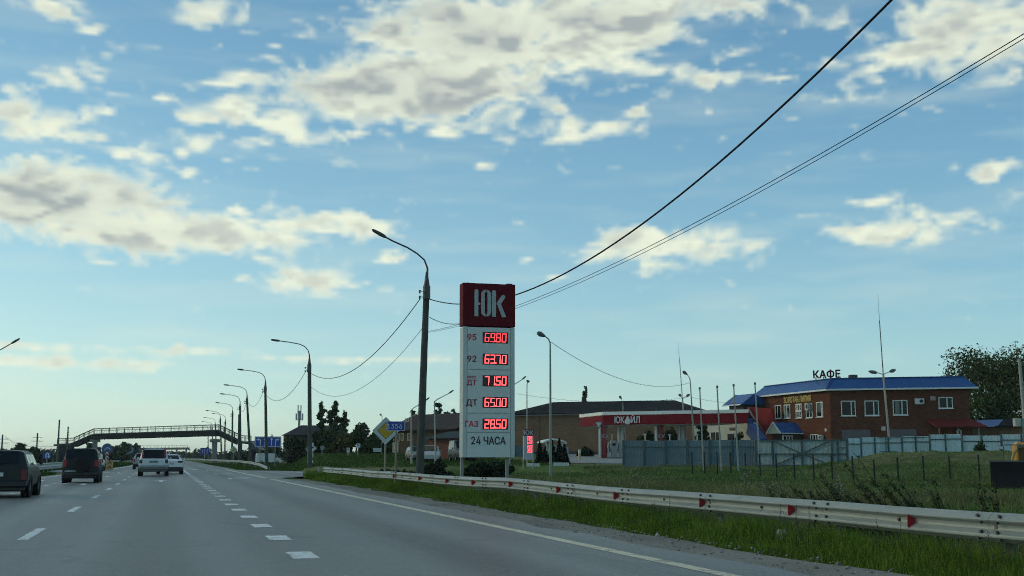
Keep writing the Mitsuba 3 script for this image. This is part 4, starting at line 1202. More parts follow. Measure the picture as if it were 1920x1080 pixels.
s = thing('small_price_sign', 'small white and red price board with lit red rows beside the conifers', 'price sign')
dq = 92
a, b = ad(982, 862, dq), ad(1004.5, 804.5, dq)
w_, h_, cx_, cy_ = b[0] - a[0], b[2] - a[2], (a[0] + b[0]) / 2, a[1]
zs = lambda py: float(ad(993, py, dq)[2])
put(s, 'board', cbox((w_, .22, zs(817) - zs(862)), (cx_, cy_ + .12, (zs(817) + zs(862)) / 2), .015), 'satin', color=(.40, .42, .43), sub=.4)
put(s, 'header', cbox((w_ + .01, .26, zs(804.5) - zs(816.8)), (cx_, cy_ + .12, (zs(804.5) + zs(816.8)) / 2), .01), 'satin', color=(.12, .005, .012))
put(s, 'emblem', face_text('ЮК', .34, (cx_, cy_ - .012, zs(815))), 'satin', color=(.42, .45, .44))
for k, (txt, py) in enumerate((('69.80', 820.5), ('63.70', 829), ('65.00', 837.5), ('28.50', 845.5))):
    xc = cx_ + .08
    d_ = put(s, 'display', cbox((.46, .02, .29), (xc, cy_ + .004, zs(py)), .004), 'satin', color=(.22, .015, .03))
    put(d_, 'digits', [extrude(g, .006, 0, at=(xc, cy_ - .012, zs(py))) for g in seven(txt, .43, .24)], 'matte', color=(.3, .02, .03), emit=(.55, .06, .08), kind='stuff')
for dx in (-.4, .4):
    post_to_ground(s, cx_ + dx, cy_ + .12, zs(860), .05)

t = thing('tent_pavilion', 'small white open pavilion with a curved roof between the dark conifers', 'pavilion')
q = on_ground(1035, 112)
g = LineString([(-1.15, .0), (-.8, .16), (0, .30), (.8, .16), (1.15, -.05)]).buffer(.07)
put(t, 'curved_roof', extrude(g, 1.8, 0, at=q + [0, -.9, 1.9]), 'satin', color=(.62, .63, .58), smooth=30)
for dx in (-.8, .8):
    put(t, 'post', cbox((.12, .12, 1.9), q + [dx, -.6, .95], .02), 'satin', color=(.6, .62, .58))
put(t, 'white_panel', cbox((1.1, .08, .9), q + [0, .3, 1.3], .01), 'satin', color=(.40, .42, .40))
put(t, 'blue_drum', tube([q + [1.4, 0, 0], q + [1.4, 0, 1.5]], .26, 14), 'satin', color=(.22, .26, .34), smooth=40)
t = thing('yellow_bollard', 'yellow and white post beside a dark hedge left of the canopy', 'post')
q = on_ground(1086.5, 120)
put(t, 'post', tube([q, q + [0, 0, 1.1]], .13, 10), 'satin', color=(.5, .42, .22), smooth=40)
put(t, 'white_band', tube([q + [0, 0, .8], q + [0, 0, 1.15]], .135, 10), 'satin', color=(.6, .6, .55), smooth=40)
for a_, b_, dd, lab in ((1038, 1067, 100, 'white kerb below the dark conifers'), (988, 1012, 98, 'short white kerb below the small price sign'), (955, 985, 70, 'white kerb stones at the foot of the tall price sign')):
    a, b = ad(a_, 868, dd), ad(b_, 868, dd)
    n = 4
    t = thing('kerb', lab, 'kerb')
    for i in range(n):
        u, v = a + (b - a) * (i + .02) / n, a + (b - a) * (i + .98) / n
        zg = float(ground_z(u[0], u[1]))
        put(t, 'kerb_stone', span([u[0], u[1], zg + .1], [v[0], v[1], zg + .1], .2, .34, .02), 'matte', color=(.55, .57, .53))

# ------------------------------------------------------------------ brick warehouse with a hipped roof
WH = thing('brick_warehouse', 'long brown brick building with a dark hipped roof behind the station', 'building')
a0, a1 = ad(945, 781.5, 176), ad(1318, 771.5, 166)
ez = (a0[2] + a1[2]) / 2
wd_ = a1 - a0
wd_[2] = 0
wl = np.linalg.norm(wd_)
wd_ /= wl
wn = np.cross(wd_, [0, 0, 1.0])
put(WH, 'wall', box_at(a0, .5, wl - .5, -.5, -13.5, .2, ez, wd_, wn), 'brown_brick')
put(WH, 'plinth', box_at(a0, .44, wl - .44, -.44, -13.56, .1, float(ad(1040, 846, 170)[2]), wd_, wn), 'matte', color=(.06, .07, .07))
ra, rb = ad(983, 755.5, 183), ad(1261, 748.2, 172)
rz0 = (ra[2] + rb[2]) / 2
E_ = [a0, a1, a1 - wn * 14, a0 - wn * 14]
rv = [np.array([p[0], p[1], ez + .003]) for p in E_] + [np.array([p[0], p[1], ez + .22]) for p in E_] + [a0 + wd_ * 5.5 - wn * 7 + [0, 0, rz0 - a0[2]], a0 + wd_ * (wl - 5.5) - wn * 7 + [0, 0, rz0 - a0[2]]]
put(WH, 'hipped_roof', trimesh.convex.convex_hull(np.array(rv)), 'dark_roofing')
k = put(WH, 'gutter', span(a0 + wn * .1 + [0, 0, .1], a1 + wn * .1 + [0, 0, .1], .14, .12), 'satin', color=(.16, .17, .17))
for s in (.18, .5, .82):
    q = a0 + wd_ * wl * s - wn * .4
    put(WH, 'downpipe', tube([(q[0], q[1], .3), (q[0], q[1], ez)], .07, 8), 'satin', color=(.12, .09, .07))

# ------------------------------------------------------------------ cafe
CF = thing('cafe_building', 'two storey red brick cafe with a blue metal roof', 'cafe')
c1 = ad(1556, 745, 117.5)                                         # the near corner of the walls
ZE = float(ad(1541, 733, 117.5)[2])                               # eaves
c0x = ad(1422, 760, 131.5)
c2x = ad(1817, 745, 114.2)
u_ = np.array([c0x[0] - c1[0], c0x[1] - c1[1], 0.0])
LA = np.linalg.norm(u_)
u_ /= LA                                                          # along the left facade, away from the viewer
v_ = np.array([c2x[0] - c1[0], c2x[1] - c1[1], 0.0])
LB = np.linalg.norm(v_)
v_ /= LB
ZB = -.2
corners = [c1, c1 + u_ * LA, c1 + u_ * LA + v_ * LB, c1 + v_ * LB]
put(CF, 'wall', prism(corners, ZB, ZE), 'red_brick')
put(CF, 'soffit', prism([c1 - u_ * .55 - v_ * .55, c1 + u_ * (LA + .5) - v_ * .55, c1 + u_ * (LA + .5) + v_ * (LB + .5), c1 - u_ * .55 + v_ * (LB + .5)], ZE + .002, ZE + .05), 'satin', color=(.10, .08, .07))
for a, b in ((c1 - u_ * .6 - v_ * .6, c1 + u_ * (LA + .55) - v_ * .6), (c1 - u_ * .6 - v_ * .66, c1 - u_ * .6 + v_ * (LB + .55))):
    put(CF, 'white_eave', span([a[0], a[1], ZE + .10], [b[0], b[1], ZE + .10], .10, .16), 'satin', color=(.60, .63, .62))
ZR = float(ad(1553, 711.5, 119.5)[2])
in_ = .5
lo = [c1 - u_ * .55 - v_ * .55, c1 + u_ * (LA + .5) - v_ * .55, c1 + u_ * (LA + .5) + v_ * (LB + .5), c1 - u_ * .55 + v_ * (LB + .5)]
hi = [c1 + u_ * in_ + v_ * in_, c1 + u_ * (LA - in_) + v_ * in_, c1 + u_ * (LA - in_) + v_ * (LB - .1), c1 + u_ * in_ + v_ * (LB - .1)]
rv = [np.array([p[0], p[1], ZE + .17]) for p in lo] + [np.array([p[0], p[1], ZR]) for p in hi]
R_ = put(CF, 'roof', trimesh.convex.convex_hull(np.array(rv)), 'blue_metal')
put(R_, 'hip_flashing', span([lo[0][0], lo[0][1], ZE + .19], [hi[0][0], hi[0][1], ZR + .02], .22, .05), 'satin', color=(.012, .045, .16))
put(R_, 'ridge_flashing', [span(np.r_[hi[i][:2], ZR + .02], np.r_[hi[j][:2], ZR + .02], .25, .06) for i, j in ((0, 1), (0, 3))], 'satin', color=(.03, .10, .26))
qv = c1 + u_ * 3.5 + v_ * 4.2
put(R_, 'vent_box', cbox((.75, .6, .5), (qv[0], qv[1], ZR + .25), .03), 'matte', color=(.06, .06, .06))
put(CF, 'string_course', [span(np.r_[(c1 - v_ * .03)[:2], 3.62], np.r_[(c1 + u_ * LA - v_ * .03)[:2], 3.62], .06, .10), span(np.r_[(c1 - u_ * .03)[:2], 3.62], np.r_[(c1 - u_ * .03 + v_ * LB)[:2], 3.62], .06, .10)], 'red_brick')
nA, nB = np.cross(-u_, [0, 0, 1.0]), np.cross(v_, [0, 0, 1.0])    # outward normals of the left and right facades


def face_pt(px, py, n, p=None):
    p = c1 if p is None else p
    w = ray(px, py)
    return EYEP + w * ((p - EYEP) @ n) / (w @ n)


def window(px0, px1, py0, py1, n, X, split=(.5,), name='window', tall=False, parent=None):
    a, b = face_pt(px0, py1, n), face_pt(px1, py0, n)
    d0, d1 = face_pt(px0, (py0 + py1) / 2, n), face_pt(px1, (py0 + py1) / 2, n)
    c = (d0 + d1) / 2
    w_ = np.linalg.norm((d1 - d0)[:2])
    zt, zb2 = float(face_pt((px0 + px1) / 2, py0, n)[2]), float(face_pt((px0 + px1) / 2, py1, n)[2])
    c[2], h_ = (zt + zb2) / 2, zt - zb2
    k = put(parent or CF, name, rect_on(c, X, w_, h_, .10, -.06), 'dark_glass')
    bars, fr = [], .09
    for sgn in (-1, 1):
        bars.append(rect_on(c + np.asarray(X) * sgn * (w_ / 2 - fr / 2), X, fr, h_, .13, -.06))
        bars.append(rect_on(c + np.array([0, 0, sgn * (h_ / 2 - fr / 2)]), X, w_, fr, .125, -.06))
    for s_ in split:
        bars.append(rect_on(c + np.asarray(X) * (s_ - .5) * w_, X, fr * 1.15, h_, .12, -.06))
    put(k, 'frame', bars, 'satin', color=(.58, .61, .58))
    put(k, 'sill', rect_on(c - np.array([0, 0, h_ / 2 + .03]), X, w_ + .14, .06, .2, -.04), 'satin', color=(.60, .62, .60))
    return k, c, w_, h_


XA, XB = -u_, v_                                                  # 'to the right' along either facade as seen from outside
for x0, x1, y0, y1, sp_ in ((1454.2, 1465.5, 759.5, 785, (.4,)), (1471, 1482.5, 758.5, 784.5, (.45,)), (1493, 1504, 757, 784, (.35, .68)), (1512, 1524, 756, 783.5, (.55,)), (1531.5, 1543.5, 753.5, 782, (.78,))):
    window(x0, x1, y0, y1, nA, XA, sp_)
wk = []
for x0, x1, y0, y1, sp_ in ((1577, 1604.5, 751.5, 780, (.70,)), (1621, 1648, 751, 779.5, (.64,)), (1674, 1702, 750, 778.5, (.62,)), (1759.5, 1786.5, 744.5, 766, (.60,))):
    wk.append(window(x0, x1, y0, y1, nB, XB, sp_))
k, c, w_, h_ = wk[2]
put(k, 'curtain', rect_on(c + v_ * (-.2 * w_), XB, w_ * .30, h_ * .86, .02, .044), 'matte', color=(.16, .18, .16))
k, c, w_, h_ = window(1493.5, 1503.5, 757.5, 771, nA, XA, ())
for x0, x1, y0, y1, sp_ in ((1520, 1535, 814, 829, (.35, .7)), (1454.5, 1476, 814.5, 829, (.33, .66))):
    if x0 > 1500:
        window(x0, x1, y0, y1, nA, XA, sp_)
window(1794, 1803, 806, 820, nB, XB, (), name='side_door')


def aircon(px, py, wpx, hpx, n, X, label=None):
    c = face_pt(px, py, n)
    w_, h_ = wpx * 117 / FOC, hpx * 117 / FOC
    k = put(CF, 'air_conditioner', rect_on(c, X, w_, h_, .34, .12), 'satin', color=(.50, .53, .51), label=label)
    g = Point(0, 0).buffer(h_ * .36)
    X = np.asarray(X)
    put(k, 'fan', extrude(g, .02, .472, dirs=(X, (0, 0, 1)), at=c + X * w_ * .2 + 0 * n), 'matte', color=(.03, .04, .04))
    put(k, 'fan_guard', extrude(g.buffer(.02).difference(g.buffer(-.03)), .02, .485, dirs=(X, (0, 0, 1)), at=c + X * w_ * .2), 'satin', color=(.35, .37, .36))
    put(k, 'bracket', rect_on(c - np.array([0, 0, h_ / 2 + .04]), X, w_ * .8, .05, .46, 0), 'satin', color=(.2, .2, .2))


aircon(1723.5, 752.5, 16, 10, nB, XB)
aircon(1519, 762.5, 11, 13, nA, XA)
aircon(1544, 820, 8, 9.5, nA, XA)
c = face_pt(1749, 747, nB)
put(CF, 'vent_hood', [rect_on(c, XB, .50, .40, .12), rect_on(c + np.array([0, 0, -.02]), XB, .34, .26, .16)], 'satin', color=(.32, .26, .24))
c = face_pt(1656.5, 803.5, nB)
put(CF, 'meter_box', rect_on(c, XB, .40, .40, .14), 'satin', color=(.42, .42, .39))
c = face_pt(1550, 806, nA)
put(CF, 'wall_lamp', rect_on(c, XA, .26, .28, .14), 'satin', color=(.66, .62, .55))
for x0, x1, y0, y1 in ((1578, 1632, 806, 832), (1668, 1718, 805, 830)):
    d0, d1 = face_pt(x0, y0, nB), face_pt(x1, y0, nB)
    zt, zb2 = d0[2], 1.4
    m_ = (d0 + d1) / 2
    m_[2] = (zt + zb2) / 2
    put(CF, 'garage_door', rect_on(m_, XB, np.linalg.norm((d1 - d0)[:2]), zt - zb2, .06, .0), 'satin', color=(.10, .085, .095), sub=.8)
# gold lettering on the left facade
a, b = face_pt(1471, 752, nA), face_pt(1521.5, 749.5, nA)
m = meshkit.text_mesh('ЗОЛОТАЯ ЛИЛИЯ', .62, .06, True)
vv = np.asarray(m.vertices).copy()
vv[:, 0] = (vv[:, 0] - vv[:, 0].min()) / (vv[:, 0].max() - vv[:, 0].min()) * np.linalg.norm((b - a)[:2])
zl = float(face_pt(1496, 754.2, nA)[2])
w3 = np.array([a[0], a[1], zl]) + vv[:, :1] * XA + vv[:, 1:2] * np.array([0, 0, 1.0]) + (vv[:, 2:] + .04) * nA
put(CF, 'gold_lettering', trimesh.Trimesh(w3, m.faces, process=False), 'satin', color=(.50, .36, .08))
# roof letters
t = thing('cafe_sign', 'dark rooftop letters reading cafe in Cyrillic on the blue roof', 'sign')
cl_ = ad(1550.5, 702, 119)
ca, cb = ad(1525, 702, 119.6), ad(1576, 701, 118.4)
XS = (cb - ca)
XS[2] = 0
XS /= np.linalg.norm(XS)
hL = 14.2 * 119 / FOC
m = meshkit.text_mesh('КАФЕ', hL, .14, True)
vv = np.asarray(m.vertices).copy()
wS = np.linalg.norm((cb - ca)[:2])
vv[:, 0] = (vv[:, 0] - vv[:, 0].min()) / (vv[:, 0].max() - vv[:, 0].min()) * wS
zl = float(ad(1550, 708.6, 119)[2])
NS = np.cross(XS, [0, 0, 1.0])
pieces = trimesh.Trimesh(np.array([ca[0], ca[1], zl]) + vv[:, :1] * XS + vv[:, 1:2] * np.array([0, 0, 1.0]) + vv[:, 2:] * NS, m.faces, process=False)
put(t, 'letters', pieces, 'matte', color=(.035, .012, .018))
vb = vv.copy()
for s_ in (.08, .36, .62, .90):
    q = np.array([ca[0], ca[1], zl]) + XS * wS * s_ - NS * .02
    put(t, 'bracket', [tube([q + [0, 0, .1], [q[0], q[1], ZR - .55]], .03, 6), tube([q + [0, 0, .5], q - NS * .9 + [0, 0, ZR - zl - .6]], .025, 6)], 'satin', color=(.15, .13, .13))
# the little gabled porch on the left facade and the closed stair with its roof
gz_ = float(ad(1437.5, 812, 119.5)[2])
in_A = -nA                                                         # into the building
# the porch stands out from the left facade, its gable end towards the road


def column_of(p):
    return 960 + FOC * ((p - EYEP) @ CR) / ((p - EYEP) @ CD)


q = face_pt(1507, 810, nA)
q[2] = gz_
Lp = min(np.linspace(.5, 8, 400), key=lambda L: abs(column_of(q + nA * L) - 1465))
pB = q + nA * Lp
Wp = min(np.linspace(.5, 9, 400), key=lambda L: abs(column_of(pB + u_ * L) - 1438))
pA = pB + u_ * Wp
e = in_A * Lp
mid = (pA + pB) / 2 + np.array([0, 0, float(ad(1449, 789.5, 118)[2]) - gz_])
PO = put(CF, 'porch_roof', trimesh.convex.convex_hull(np.array([pA, pB, mid, pA + e, pB + e, mid + e])), 'blue_metal')
tri_ = trimesh.convex.convex_hull(np.array([pA + nA * .06, pB + nA * .06, mid + nA * .06, pA + nA * .02, pB + nA * .02, mid + nA * .02]))
put(PO, 'gable_face', tri_, 'satin', color=(.42, .42, .34))
put(PO, 'white_trim', [span(pA + nA * .10, mid + nA * .10, .1, .16), span(mid + nA * .10, pB + nA * .10, .1, .16), span(pB - u_ * .04, pB + e - u_ * .04, .08, .12)], 'satin', color=(.6, .62, .58))
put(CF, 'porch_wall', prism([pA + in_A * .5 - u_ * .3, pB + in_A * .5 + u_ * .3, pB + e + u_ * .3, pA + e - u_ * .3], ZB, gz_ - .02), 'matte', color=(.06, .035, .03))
wc = pB + in_A * (Lp * .32) + u_ * .3 + np.array([0, 0, -.75])
k = put(CF, 'porch_window', rect_on(wc, in_A, Lp * .42, 1.1, .08), 'dark_glass')
put(k, 'frame', [rect_on(wc + in_A * dx, in_A, .10, 1.1, .12) for dx in (-Lp * .2, -Lp * .05, Lp * .07, Lp * .2)] + [rect_on(wc + np.array([0, 0, .5]), in_A, Lp * .42, .1, .12)], 'satin', color=(.55, .57, .52))
# red sloping stair canopy at the far end and its blue gable roof
sA = c1 + u_ * (LA - 1.0)
zt_ = float(ad(1405, 757, 132)[2])
top_l = sA + u_ * 3.4 - in_A * .6
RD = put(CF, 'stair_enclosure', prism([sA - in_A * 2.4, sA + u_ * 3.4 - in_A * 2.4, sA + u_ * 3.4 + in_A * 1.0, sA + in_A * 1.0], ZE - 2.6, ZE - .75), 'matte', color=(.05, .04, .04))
gA, gB = sA + u_ * 4.0 - in_A * 2.9, sA - u_ * .4 - in_A * 2.9
zr_ = ZE - .62
rp = np.array([np.r_[gA[:2], zr_ - .2], np.r_[(gA + in_A * 4.0)[:2], zr_ - .2], np.r_[(gA + in_A * 1.7)[:2], zr_ + 1.05], np.r_[gB[:2], zr_ - .2], np.r_[(gB + in_A * 4.0)[:2], zr_ - .2], np.r_[(gB + in_A * 1.7)[:2], zr_ + 1.05]])
SR = put(CF, 'stair_roof', trimesh.convex.convex_hull(rp), 'blue_metal')
put(SR, 'white_trim', [span(rp[0] + u_ * .05, rp[2] + u_ * .05, .1, .18), span(rp[2] + u_ * .05, rp[1] + u_ * .05, .1, .18), span(rp[0] - in_A * .04, rp[3] - in_A * .04, .1, .12)], 'satin', color=(.62, .64, .62))
# the red side of the stair comes down from it
pts4 = np.array([ad(1404, 763, 128.5), ad(1447, 766, 126), ad(1455, 806, 124.5), ad(1433, 813, 125)])
put(CF, 'stair_side', trimesh.convex.convex_hull(np.vstack([pts4, pts4 + in_A * .2 + u_ * .2])), 'matte', color=(.17, .010, .009), sub=1.2)
put(CF, 'stair_edge', span(ad(1403, 765, 128.2), ad(1433, 813, 124.7), .16, .22), 'satin', color=(.20, .05, .04))
put(CF, 'blue_panel', cbox((.62, .3, 1.05), ad(1407, 793.5, 126.5), .02), 'blue_metal')
put(CF, 'blue_ramp', span(ad(1407.5, 803, 126.5), ad(1430, 832, 124), .8, 1.2), 'satin', color=(.07, .13, .33))
put(CF, 'ramp_trim', span(ad(1410.5, 807, 125.9), ad(1427, 832, 123.4), .06, .1), 'satin', color=(.6, .62, .62))
# red awning on the right facade
aw0, aw1 = face_pt(1738, 806, nB), face_pt(1822, 806, nB)
za_ = float(face_pt(1780, 800, nB)[2])
av = np.array([np.r_[aw0[:2], za_ + .75], np.r_[aw1[:2], za_ + .75], np.r_[(aw0 - u_ * 1.5)[:2], za_], np.r_[(aw1 - u_ * 1.5 + v_ * .5)[:2], za_], np.r_[(aw0 - u_ * 1.5)[:2], za_ - .12], np.r_[(aw1 - u_ * 1.5 + v_ * .5)[:2], za_ - .12], np.r_[aw0[:2], za_ + .55], np.r_[aw1[:2], za_ + .55]])
put(CF, 'red_awning', trimesh.convex.convex_hull(av), 'matte', color=(.11, .017, .018), sub=1.0)
for s_ in (.08, .5, .95):
    q = aw0 + (aw1 - aw0) * s_ - u_ * 1.35
    put(CF, 'awning_post', tube([(q[0], q[1], 0), (q[0], q[1], za_)], .05, 6), 'satin', color=(.2, .2, .2))

# low outbuilding with a blue roof, right of the cafe
OB = thing('outbuilding', 'low shed with a blue roof to the right of the cafe under the trees', 'shed')
a, b = ad(1822, 800, 121), ad(1960, 797, 117)
d_ = b - a
d_[2] = 0
L_ = np.linalg.norm(d_)
d_ /= L_
n_ = np.cross(d_, [0, 0, 1.0])
zw = float(ad(1850, 801, 120)[2])
put(OB, 'wall', box_at(a, 0, L_, 0, -6, 0, zw, d_, n_), 'brown_brick')
put(OB, 'dark_roof', prism([a + d_ * 2.3 + n_ * .4, b + n_ * .4, b - n_ * 6, a + d_ * 2.3 - n_ * 6], zw + .003, zw + .12), 'dark_roofing')
zq = float(ad(1850, 786, 121)[2])
rv = np.array([np.r_[(a + n_ * .5)[:2], zw], np.r_[(a + d_ * 2.6 + n_ * .5)[:2], zw + .02], np.r_[(a + d_ * 2.6 - n_ * 2.2)[:2], zq + .0], np.r_[(a - n_ * 2.2)[:2], zq - .05], np.r_[(a - n_ * 2.2)[:2], zw], np.r_[(a + d_ * 2.6 - n_ * 2.2)[:2], zw]])
put(OB, 'blue_roof', trimesh.convex.convex_hull(rv), 'blue_metal')
put(OB, 'grey_roof', trimesh.convex.convex_hull(np.array([np.r_[(a + d_ * 2.7 + n_ * .45)[:2], zw + .12], np.r_[(b + n_ * .45)[:2], zw + .12], np.r_[(b - n_ * 2.4)[:2], zq], np.r_[(a + d_ * 2.7 - n_ * 2.4)[:2], zq], np.r_[(b - n_ * 2.4)[:2], zw + .12], np.r_[(a + d_ * 2.7 - n_ * 2.4)[:2], zw + .12]])), 'dark_roofing')

# ------------------------------------------------------------------ houses on the left of the price sign
HS = thing('roadside_house', 'brown roofed house with pale letters on its roof behind the nearest lamp', 'house')
h0, h1 = ad(738, 802, 150), ad(858, 802, 140)
d_ = h1 - h0
d_[2] = 0
L_ = np.linalg.norm(d_)
d_ /= L_
n_ = np.cross(d_, [0, 0, 1.0])
zE, zR = float(ad(800, 801, 145)[2]), float(ad(760, 775, 148)[2])
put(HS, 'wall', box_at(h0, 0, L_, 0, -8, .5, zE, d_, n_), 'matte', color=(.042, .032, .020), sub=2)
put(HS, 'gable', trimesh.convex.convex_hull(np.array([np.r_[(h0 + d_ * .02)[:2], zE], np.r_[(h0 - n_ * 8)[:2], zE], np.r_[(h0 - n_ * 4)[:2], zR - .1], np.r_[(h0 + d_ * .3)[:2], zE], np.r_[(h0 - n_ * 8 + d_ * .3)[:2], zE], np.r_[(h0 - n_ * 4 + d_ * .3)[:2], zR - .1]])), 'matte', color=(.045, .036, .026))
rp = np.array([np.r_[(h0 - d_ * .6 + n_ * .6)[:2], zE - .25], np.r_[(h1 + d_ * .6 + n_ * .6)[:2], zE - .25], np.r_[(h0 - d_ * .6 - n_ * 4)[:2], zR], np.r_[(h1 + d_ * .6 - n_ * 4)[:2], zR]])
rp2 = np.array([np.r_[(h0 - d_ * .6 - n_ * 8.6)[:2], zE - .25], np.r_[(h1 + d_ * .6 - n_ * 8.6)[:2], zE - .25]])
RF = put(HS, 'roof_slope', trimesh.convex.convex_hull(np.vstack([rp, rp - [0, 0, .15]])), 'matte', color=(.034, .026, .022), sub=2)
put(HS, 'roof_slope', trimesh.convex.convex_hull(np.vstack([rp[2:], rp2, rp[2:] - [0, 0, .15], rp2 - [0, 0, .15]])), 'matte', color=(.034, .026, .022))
put(HS, 'barge_board', span(rp[0] - d_ * .05, rp[2] - d_ * .05, .08, .25), 'satin', color=(.34, .30, .25))
sl_n = np.cross(rp[1] - rp[0], rp[2] - rp[0])
sl_n /= np.linalg.norm(sl_n)
for word, pa, pb in (('КЗ', 772, 782.5), ('ЗКА', 796, 812)):
    def on_roof(px, py):
        w = ray(px, py)
        return EYEP + w * ((rp[0] - EYEP) @ sl_n) / (w @ sl_n)
    a, b = on_roof(pa, 788.5), on_roof(pb, 788)
    hh = 8.0 * 146 / FOC
    put(RF, 'lettering', face_text(word, hh * .9, np.r_[((a + b) / 2)[:2] + n_[:2] * 1.1, float(a[2]) - .22], X=d_, depth=.08), 'satin', color=(.34, .33, .29))
def hp(px, py):
    w = ray(px, py)
    return EYEP + w * ((h0 - EYEP) @ n_) / (w @ n_)


for x0, x1, y0, y1 in ((742, 750, 812, 828), (752, 758, 812, 826), (764, 772, 812, 826)):
    a, b = hp(x0, y1), hp(x1, y0)
    k = put(HS, 'window', rect_on((a + b) / 2, d_, np.linalg.norm((b - a)[:2]), b[2] - a[2], .06), 'satin', color=(.26, .22, .15))
    put(k, 'pane', rect_on((a + b) / 2, d_, np.linalg.norm((b - a)[:2]) * .7, (b[2] - a[2]) * .8, .03, .05), 'dark_glass')
put(HS, 'pale_lower_wall', rect_on((hp(733, 850) + hp(751, 828)) / 2, d_, 1.3, 1.3, .05), 'matte', color=(.26, .25, .21))
TB = thing('service_hut', 'low hut with a dark teal roof behind the parked cars', 'hut')
a, b = ad(796, 822, 126), ad(866, 821, 122)
d_ = b - a
d_[2] = 0
L_ = np.linalg.norm(d_)
d_ /= L_
n_ = np.cross(d_, [0, 0, 1.0])
zE, zR = float(ad(830, 822, 124)[2]), float(ad(830, 808.5, 126)[2])
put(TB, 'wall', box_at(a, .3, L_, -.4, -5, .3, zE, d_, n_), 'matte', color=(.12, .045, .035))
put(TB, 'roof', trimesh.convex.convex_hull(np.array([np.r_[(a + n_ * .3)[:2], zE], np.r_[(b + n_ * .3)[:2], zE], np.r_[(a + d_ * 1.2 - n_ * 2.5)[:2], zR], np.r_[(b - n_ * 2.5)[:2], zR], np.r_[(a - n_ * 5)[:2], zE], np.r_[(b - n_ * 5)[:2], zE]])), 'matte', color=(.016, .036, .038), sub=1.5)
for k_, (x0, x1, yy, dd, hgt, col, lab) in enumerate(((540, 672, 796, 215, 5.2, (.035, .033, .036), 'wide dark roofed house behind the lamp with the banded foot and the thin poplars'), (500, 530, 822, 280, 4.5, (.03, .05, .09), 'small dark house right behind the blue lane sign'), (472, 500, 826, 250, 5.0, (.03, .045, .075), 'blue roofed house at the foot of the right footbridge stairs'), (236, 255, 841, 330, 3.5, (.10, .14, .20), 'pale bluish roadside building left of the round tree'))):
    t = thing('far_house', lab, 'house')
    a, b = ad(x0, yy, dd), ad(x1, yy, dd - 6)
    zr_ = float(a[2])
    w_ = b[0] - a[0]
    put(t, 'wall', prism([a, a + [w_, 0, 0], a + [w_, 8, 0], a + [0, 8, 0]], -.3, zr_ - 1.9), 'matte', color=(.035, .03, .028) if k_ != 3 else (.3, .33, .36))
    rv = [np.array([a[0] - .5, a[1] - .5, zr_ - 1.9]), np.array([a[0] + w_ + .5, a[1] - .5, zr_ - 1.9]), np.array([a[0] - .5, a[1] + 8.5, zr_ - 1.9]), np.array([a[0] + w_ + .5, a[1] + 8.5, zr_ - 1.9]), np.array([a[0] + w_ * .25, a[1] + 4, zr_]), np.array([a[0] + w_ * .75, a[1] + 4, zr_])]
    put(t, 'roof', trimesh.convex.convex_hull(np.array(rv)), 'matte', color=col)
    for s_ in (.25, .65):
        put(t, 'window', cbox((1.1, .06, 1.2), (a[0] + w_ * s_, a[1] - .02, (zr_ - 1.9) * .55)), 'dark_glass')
t = thing('blue_billboard', 'round topped blue roadside board beyond the central verge', 'billboard')
c = ad(201, 841, 300)
put(t, 'board', extrude(unary_union([Point(0, 0).buffer(1.3), sbox(-1.3, -1.0, 1.3, 0)]), .15, 0, at=c), 'satin', color=(.03, .09, .20))
put(t, 'white_mark', extrude(LineString([(-.6, -.3), (0, .3), (.7, -.2)]).buffer(.14), .02, 0, at=c - [0, .01, 0]), 'satin', color=(.35, .42, .5))
post_to_ground(t, c[0], c[1] + .2, c[2], .12)

# ------------------------------------------------------------------ fences
def fence(name, label, p, q, z_top_a, z_top_b, n, mat, rails=(), post_col=(.03, .075, .085), h=2.1, posts=True, sink=.3):
    t = thing(name, label, 'fence')
    p, q = np.asarray(p, float), np.asarray(q, float)
    d = (q - p)
    d[2] = 0
    L = np.linalg.norm(d)
    d /= L
    N = np.cross(d, [0, 0, 1.0])
    rg = np.random.default_rng(int(abs(p[0]) * 7) + n)
    for i in range(n):
        a, b = i / n, (i + 1) / n
        x = p + d * L * (a + b) / 2
        zt = z_top_a + (z_top_b - z_top_a) * (a + b) / 2 + rg.uniform(-.04, .05)
        zb0 = zt - h - sink
        w = L / n - .02
        k = 14                                                     # profiled sheet
        xs = np.linspace(-w / 2, w / 2, 2 * k + 1)
        yo = np.where(np.arange(2 * k + 1) % 2 == 0, 0, .03)
        v = np.vstack([np.column_stack([x[0] + d[0] * xs - N[0] * (yo + o), x[1] + d[1] * xs - N[1] * (yo + o), np.full(len(xs), zz_)]) for o in (0, .012) for zz_ in (zb0, zt)])
        m_ = 2 * k + 1
        f = []
        for j in range(2 * k):
            f += [[j, j + 1, m_ + j + 1], [j, m_ + j + 1, m_ + j], [2 * m_ + j, 3 * m_ + j + 1, 2 * m_ + j + 1], [2 * m_ + j, 3 * m_ + j, 3 * m_ + j + 1], [m_ + j, m_ + j + 1, 3 * m_ + j + 1], [m_ + j, 3 * m_ + j + 1, 3 * m_ + j]]
        put(t, 'panel', trimesh.Trimesh(v, np.array(f), process=False), mat)
        if posts:
            xp = p + d * L * a + N * .06
            put(t, 'post', cbox((.09, .09, h + .5), (xp[0], xp[1], zt - h / 2 - .2)), 'satin', color=post_col)
        for r in rails:
            a3, b3 = p + d * L * a + N * .05, p + d * L * b + N * .05
            put(t, 'rail', span(np.r_[a3[:2], zt - r], np.r_[b3[:2], zt - r], .05, .07), 'satin', color=post_col)
    return t, d, N


